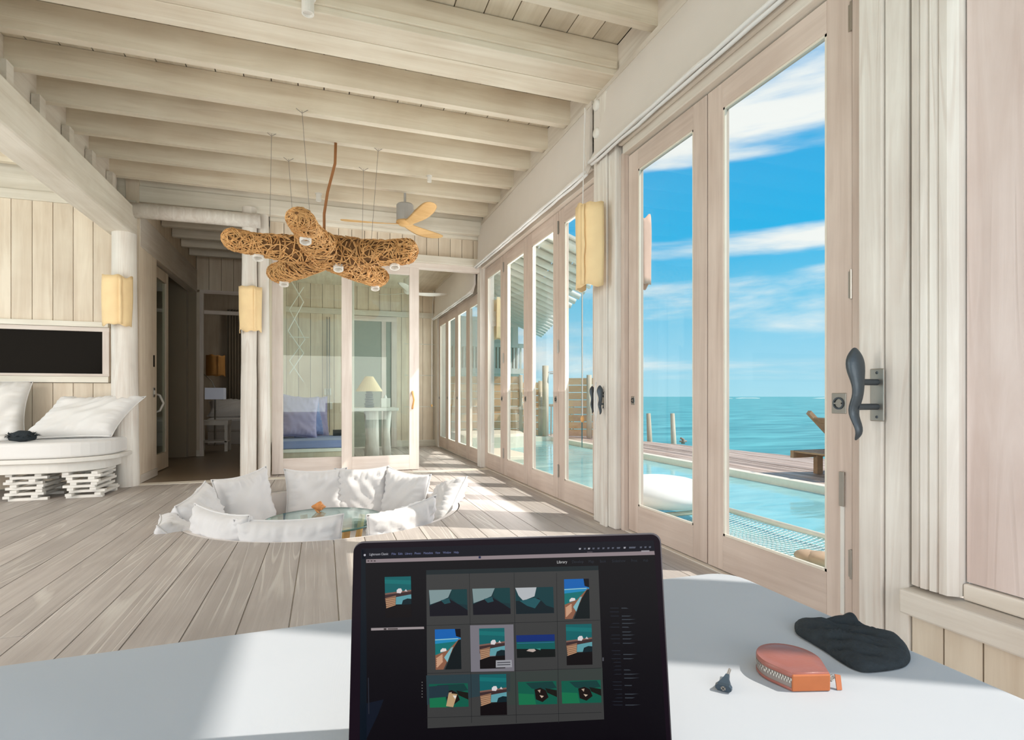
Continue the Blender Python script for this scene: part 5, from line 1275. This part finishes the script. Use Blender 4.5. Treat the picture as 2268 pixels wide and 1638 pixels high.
# overwater net
nt_ = thing('net', 'white rope net stretched over the pool just outside the glass doors', 'net', (2.8, 1.8, -0.05))
X0, X1, Y0, Y1 = 2.42, 3.30, -0.6, 3.9
def netz(x_, y_): return -0.03 - 0.045 * math.sin(PI * (x_ - X0) / (X1 - X0)) - 0.01 * math.sin(y_ * 4)
nm_ = MB(); 
def ribbon(pts, w_):
    nm_.tube(pts, w_, 3, cap=False)
for k in range(26):
    x_ = X0 + (X1 - X0) * (k + 0.5) / 26; ribbon([(x_ + 0.006 * math.sin(j * 1.3 + k), Y0 + (Y1 - Y0) * j / 40, netz(x_, Y0 + (Y1 - Y0) * j / 40)) for j in range(41)], 0.0032)
for k in range(110):
    y_ = Y0 + (Y1 - Y0) * k / 110; ribbon([(X0 + (X1 - X0) * j / 12, y_ + 0.012 * math.sin(j * 0.9 + k * 0.1), netz(X0 + (X1 - X0) * j / 12, y_)) for j in range(13)], 0.0032)
nm_.build('mesh', M_rope, nt_, kind='stuff')
MB().tube([(X1, Y0, -0.02), (X1, Y1, -0.02)], 0.022, 10).build('edge_pole', M_coping, nt_, smooth=True); MB().tube([(X0, Y0, -0.02), (X0, Y1, -0.02)], 0.02, 10).build('edge_pole', M_coping, nt_, smooth=True)
MB().tube([(X0, Y1, -0.02), (X1, Y1, -0.02)], 0.02, 8).build('edge_pole', M_coping, nt_, smooth=True)
# bean bag
bb = on_z(1478, 1132, -0.02)
m = MB(); ns_, nr_ = 28, 14; v = []
for j in range(nr_ + 1):
    t = j / nr_; r = math.sin(PI * t) ** 0.7; z = -math.cos(PI * t)
    for k in range(ns_):
        a = 2 * PI * k / ns_; wv = 1 + 0.07 * noise.noise(Vector((math.cos(a) * 1.3, math.sin(a) * 1.3, z)))
        v.append((bb.x + 0.02 + 0.42 * r * math.cos(a) * wv, bb.y + 0.1 + 0.45 * r * math.sin(a) * wv, -0.01 + 0.13 + 0.13 * z * wv * (1.1 if z > 0 else 0.9)))
f = [(j * ns_ + k, j * ns_ + (k + 1) % ns_, (j + 1) * ns_ + (k + 1) % ns_, (j + 1) * ns_ + k) for j in range(nr_) for k in range(ns_)]
tag(m.add(v, f).build('bean_bag', M_linen, smooth=True), 'plump white floor cushion on the net outside the left glass leaf', 'bean bag')
for k, (px_, py_, r) in enumerate(((1790, 1243, 0.065), (1822, 1252, 0.075))):
    b0 = on_z(px_, py_, -0.02); m = MB(); v = []
    for j in range(9):
        t = j / 8
        for q in range(12):
            a = 2 * PI * q / 12; rr_ = r * math.sin(PI * t) ** 0.6 * (1 + 0.2 * noise.noise(Vector((math.cos(a) + k, math.sin(a), t * 2)))); v.append((b0.x + rr_ * math.cos(a), b0.y + rr_ * 1.3 * math.sin(a), -0.02 + r * 0.5 * (1 - math.cos(PI * t))))
    tag(m.add(v, [(j * 12 + q, j * 12 + (q + 1) % 12, (j + 1) * 12 + (q + 1) % 12, (j + 1) * 12 + q) for j in range(8) for q in range(12)]).build('stone', M_stone, smooth=True), ['smaller sandy stone at the foot of the nearest glass door', 'larger sandy stone cut by the stile of the nearest glass door'][k], 'stone')
# wooden sun lounger on the deck
b0 = on_z(1815, 1066, -0.01)
lg = thing('sun_lounger', 'brown slatted wooden sun lounger with a raised back on the deck', 'sun lounger', b0)
LX, LY = b0.x + 0.5, b0.y - 0.1
for s in range(12):
    B('slat', (LX - 0.35 + s * 0.16, LX - 0.35 + s * 0.16 + 0.13, LY, LY + 0.62, 0.27, 0.29), M_lounge, lg)
for yy_ in (LY - 0.03, LY + 0.60): B('side_rail', (LX - 0.36, LX + 1.65, yy_, yy_ + 0.05, 0.20, 0.29), M_lounge, lg)
for xx_ in (LX - 0.0, LX + 1.4):
    for yy_ in (LY - 0.02, LY + 0.58): B('leg', (xx_, xx_ + 0.09, yy_, yy_ + 0.06, -0.01, 0.22), M_lounge, lg)
for s in range(7):
    t = s / 7; a = Vector((LX + 0.42 - 0.52 * t, LY + 0.02, 0.30 + 0.42 * t)); MB().bar(a, a + Vector((0, 0.58, 0)), 0.09, 0.02, up=(0.6, 0, 0.75)).build('back_slat', M_lounge, lg)
MB().bar((LX + 0.44, LY + 0.0, 0.29), (LX - 0.12, LY, 0.76), 0.05, 0.05).bar((LX + 0.44, LY + 0.60, 0.29), (LX - 0.12, LY + 0.60, 0.76), 0.05, 0.05).build('back_frame', M_lounge, lg)
MB().bar((LX - 0.10, LY + 0.3, 0.29), (LX + 0.18, LY + 0.3, 0.50), 0.04, 0.03).build('prop', M_lounge, lg)
# plank screen fence at the end of the pool
def fence(p, q, ztop, nb, lab, z0=0.0):
    p, q = Vector((*p, 0)), Vector((*q, 0)); t = thing('screen_fence', lab, 'fence', p)
    rr = random.Random(int(p.x * 10)); h = (ztop - z0) / nb
    for k in range(nb):
        off = rr.uniform(-0.022, 0.022); n_ = Vector((-(q - p).y, (q - p).x, 0)).normalized() * off
        MB().bar(p + n_ + Vector((0, 0, z0 + h * (k + 0.5))), q + n_ + Vector((0, 0, z0 + h * (k + 0.5))), 0.03, h * 0.91).build('fence_board', M_fence, t)
    for e in (p, q):
        e2 = e + Vector((0.02, -0.05, 0)); MB().tube([(e2.x, e2.y, z0), (e2.x, e2.y, ztop + 0.03)], 0.05, 10).build('post', M_pole, t, smooth=True)
    return t
fence((2.3, 12.95), (4.45, 12.50), 1.44, 8, 'tall orange plank fence seen through the farther folding doors')
fence((4.45, 12.6), (4.95, 12.50), 1.30, 8, 'narrow orange plank fence section behind the outdoor shower')
fence((5.35, 12.2), (6.35, 11.6), 1.40, 8, 'orange plank fence section beside the sconce post, nearest the sea')
bl = thing('balustrade', 'grey stick balustrade between the two plank fences', 'balustrade', (4.9, 12.3, 0))
for k in range(9):
    x_ = 5.22 + k * 0.06; y_ = 12.38 - k * 0.03; MB().tube([(x_, y_, 0.0), (x_ + 0.01, y_, 0.74 + 0.03 * math.sin(k * 2))], 0.018, 6).build('baluster', M_pole, bl, smooth=True)
MB().tube([(5.18, 12.4, 0.74), (5.76, 12.1, 0.75)], 0.03, 8).build('handrail', M_pole, bl, smooth=True)
sh = thing('outdoor_shower', 'pale timber outdoor shower post with a round shower head', 'shower', (4.93, 12.1, 0))
sp0 = on_z(1208, 967, 0.0); MB().tube([(sp0.x, sp0.y, 0), (sp0.x, sp0.y, 1.68)], 0.075, 12).build('post', M_pole, sh, smooth=True)
MB().tube([(sp0.x, sp0.y - 0.05, 1.52), (sp0.x + 0.18, sp0.y - 0.05, 1.54), (sp0.x + 0.2, sp0.y - 0.05, 1.50)], 0.012, 8).lathe([(0, 0.01), (0.11, 0.0), (0.11, -0.015), (0, -0.015)], 18, (sp0.x + 0.2, sp0.y - 0.05, 1.50)).build('shower_head', M_steel, sh)
ft = on_z(1305, 969, 0.0); fp_ = tag(MB().tube([(ft.x, ft.y, 0), (ft.x, ft.y, 1.45)], 0.06, 12).tube([(ft.x + 0.16, ft.y, 0), (ft.x + 0.16, ft.y, 1.42)], 0.05, 12).build('fence_pole', M_pole, smooth=True), 'pair of pale round poles standing before the nearest plank fence', 'pole')
# distant wing of the villa
wg = thing('villa_wing', 'white timber wing with a slotted balustrade band beyond the plank fence', 'building', (4.2, 15, 0))
B('wall', (1.5, 5.35, 15.0, 16.5, -0.5, 1.62), M_rafter, wg); B('band', (1.4, 5.45, 14.9, 15.0, 1.60, 1.75), M_rafter, wg); B('upper_wall', (1.5, 5.30, 15.0, 16.5, 1.75, 3.2), M_rafter, wg)
MB().box(1.4, 5.5, 14.85, 14.98, 2.35, 2.46).build('top_rail', M_rafter, wg)
for k in range(40):
    B('baluster', (1.5 + k * 0.098, 1.5 + k * 0.098 + 0.05, 14.90, 14.95, 1.75, 2.35), M_rafter, wg)
B('slot_back', (1.5, 5.25, 14.97, 14.995, 1.76, 2.34), plain('shaded_slots', (0.35, 0.33, 0.29), 0.8), wg)
# flared roof overhang with exposed rafters
rf = thing('rafter_roof', 'white flared roof overhang with exposed rafters above the farther doors', 'roof', (3.5, 9, 3))
E0 = Vector((4.15, 8.4, 2.70)); ed_ = Vector((0.273, 0.962, 0)); inn = Vector((-0.962, 0.273, 0.46))
for k in range(19):
    s_ = -2.0 + 0.48 * k
    tip = E0 + ed_ * s_; ln = 2.3 if s_ < 6 else 2.0
    MB().tube([tip, tip + inn * ln], [0.05, 0.062], 8).build('rafter', M_rafter, rf, smooth=True)
a = E0 + ed_ * -2.1 - inn * -0.15 + Vector((0, 0, 0.07)); n_b = 9
for k in range(n_b):
    p0_ = E0 + ed_ * -2.1 + inn * (0.12 + k * 0.25) + Vector((0, 0, 0.085)); p1_ = E0 + ed_ * 6.8 + inn * (0.12 + k * 0.25) + Vector((0, 0, 0.085))
    MB().bar(p0_ + inn * 0.12, p1_ + inn * 0.12, 0.262, 0.03, up=Vector((0.42, -0.12, 0.9))).build('roof_board', M_soffit, rf)
B('mast_line', (3.92, 3.93, 8.0, 8.01, 0, 3.0), M_wire, rf) if False else None
ol_ = tag(MB().tube([(4.55, 9.3, 0.0), (4.55, 9.3, 3.4)], 0.010, 6).build('mast_line', plain('teal_rope', (0.02, 0.16, 0.18), 0.6), smooth=True), 'thin dark teal line standing upright by the pool, below the sconce', 'rope')
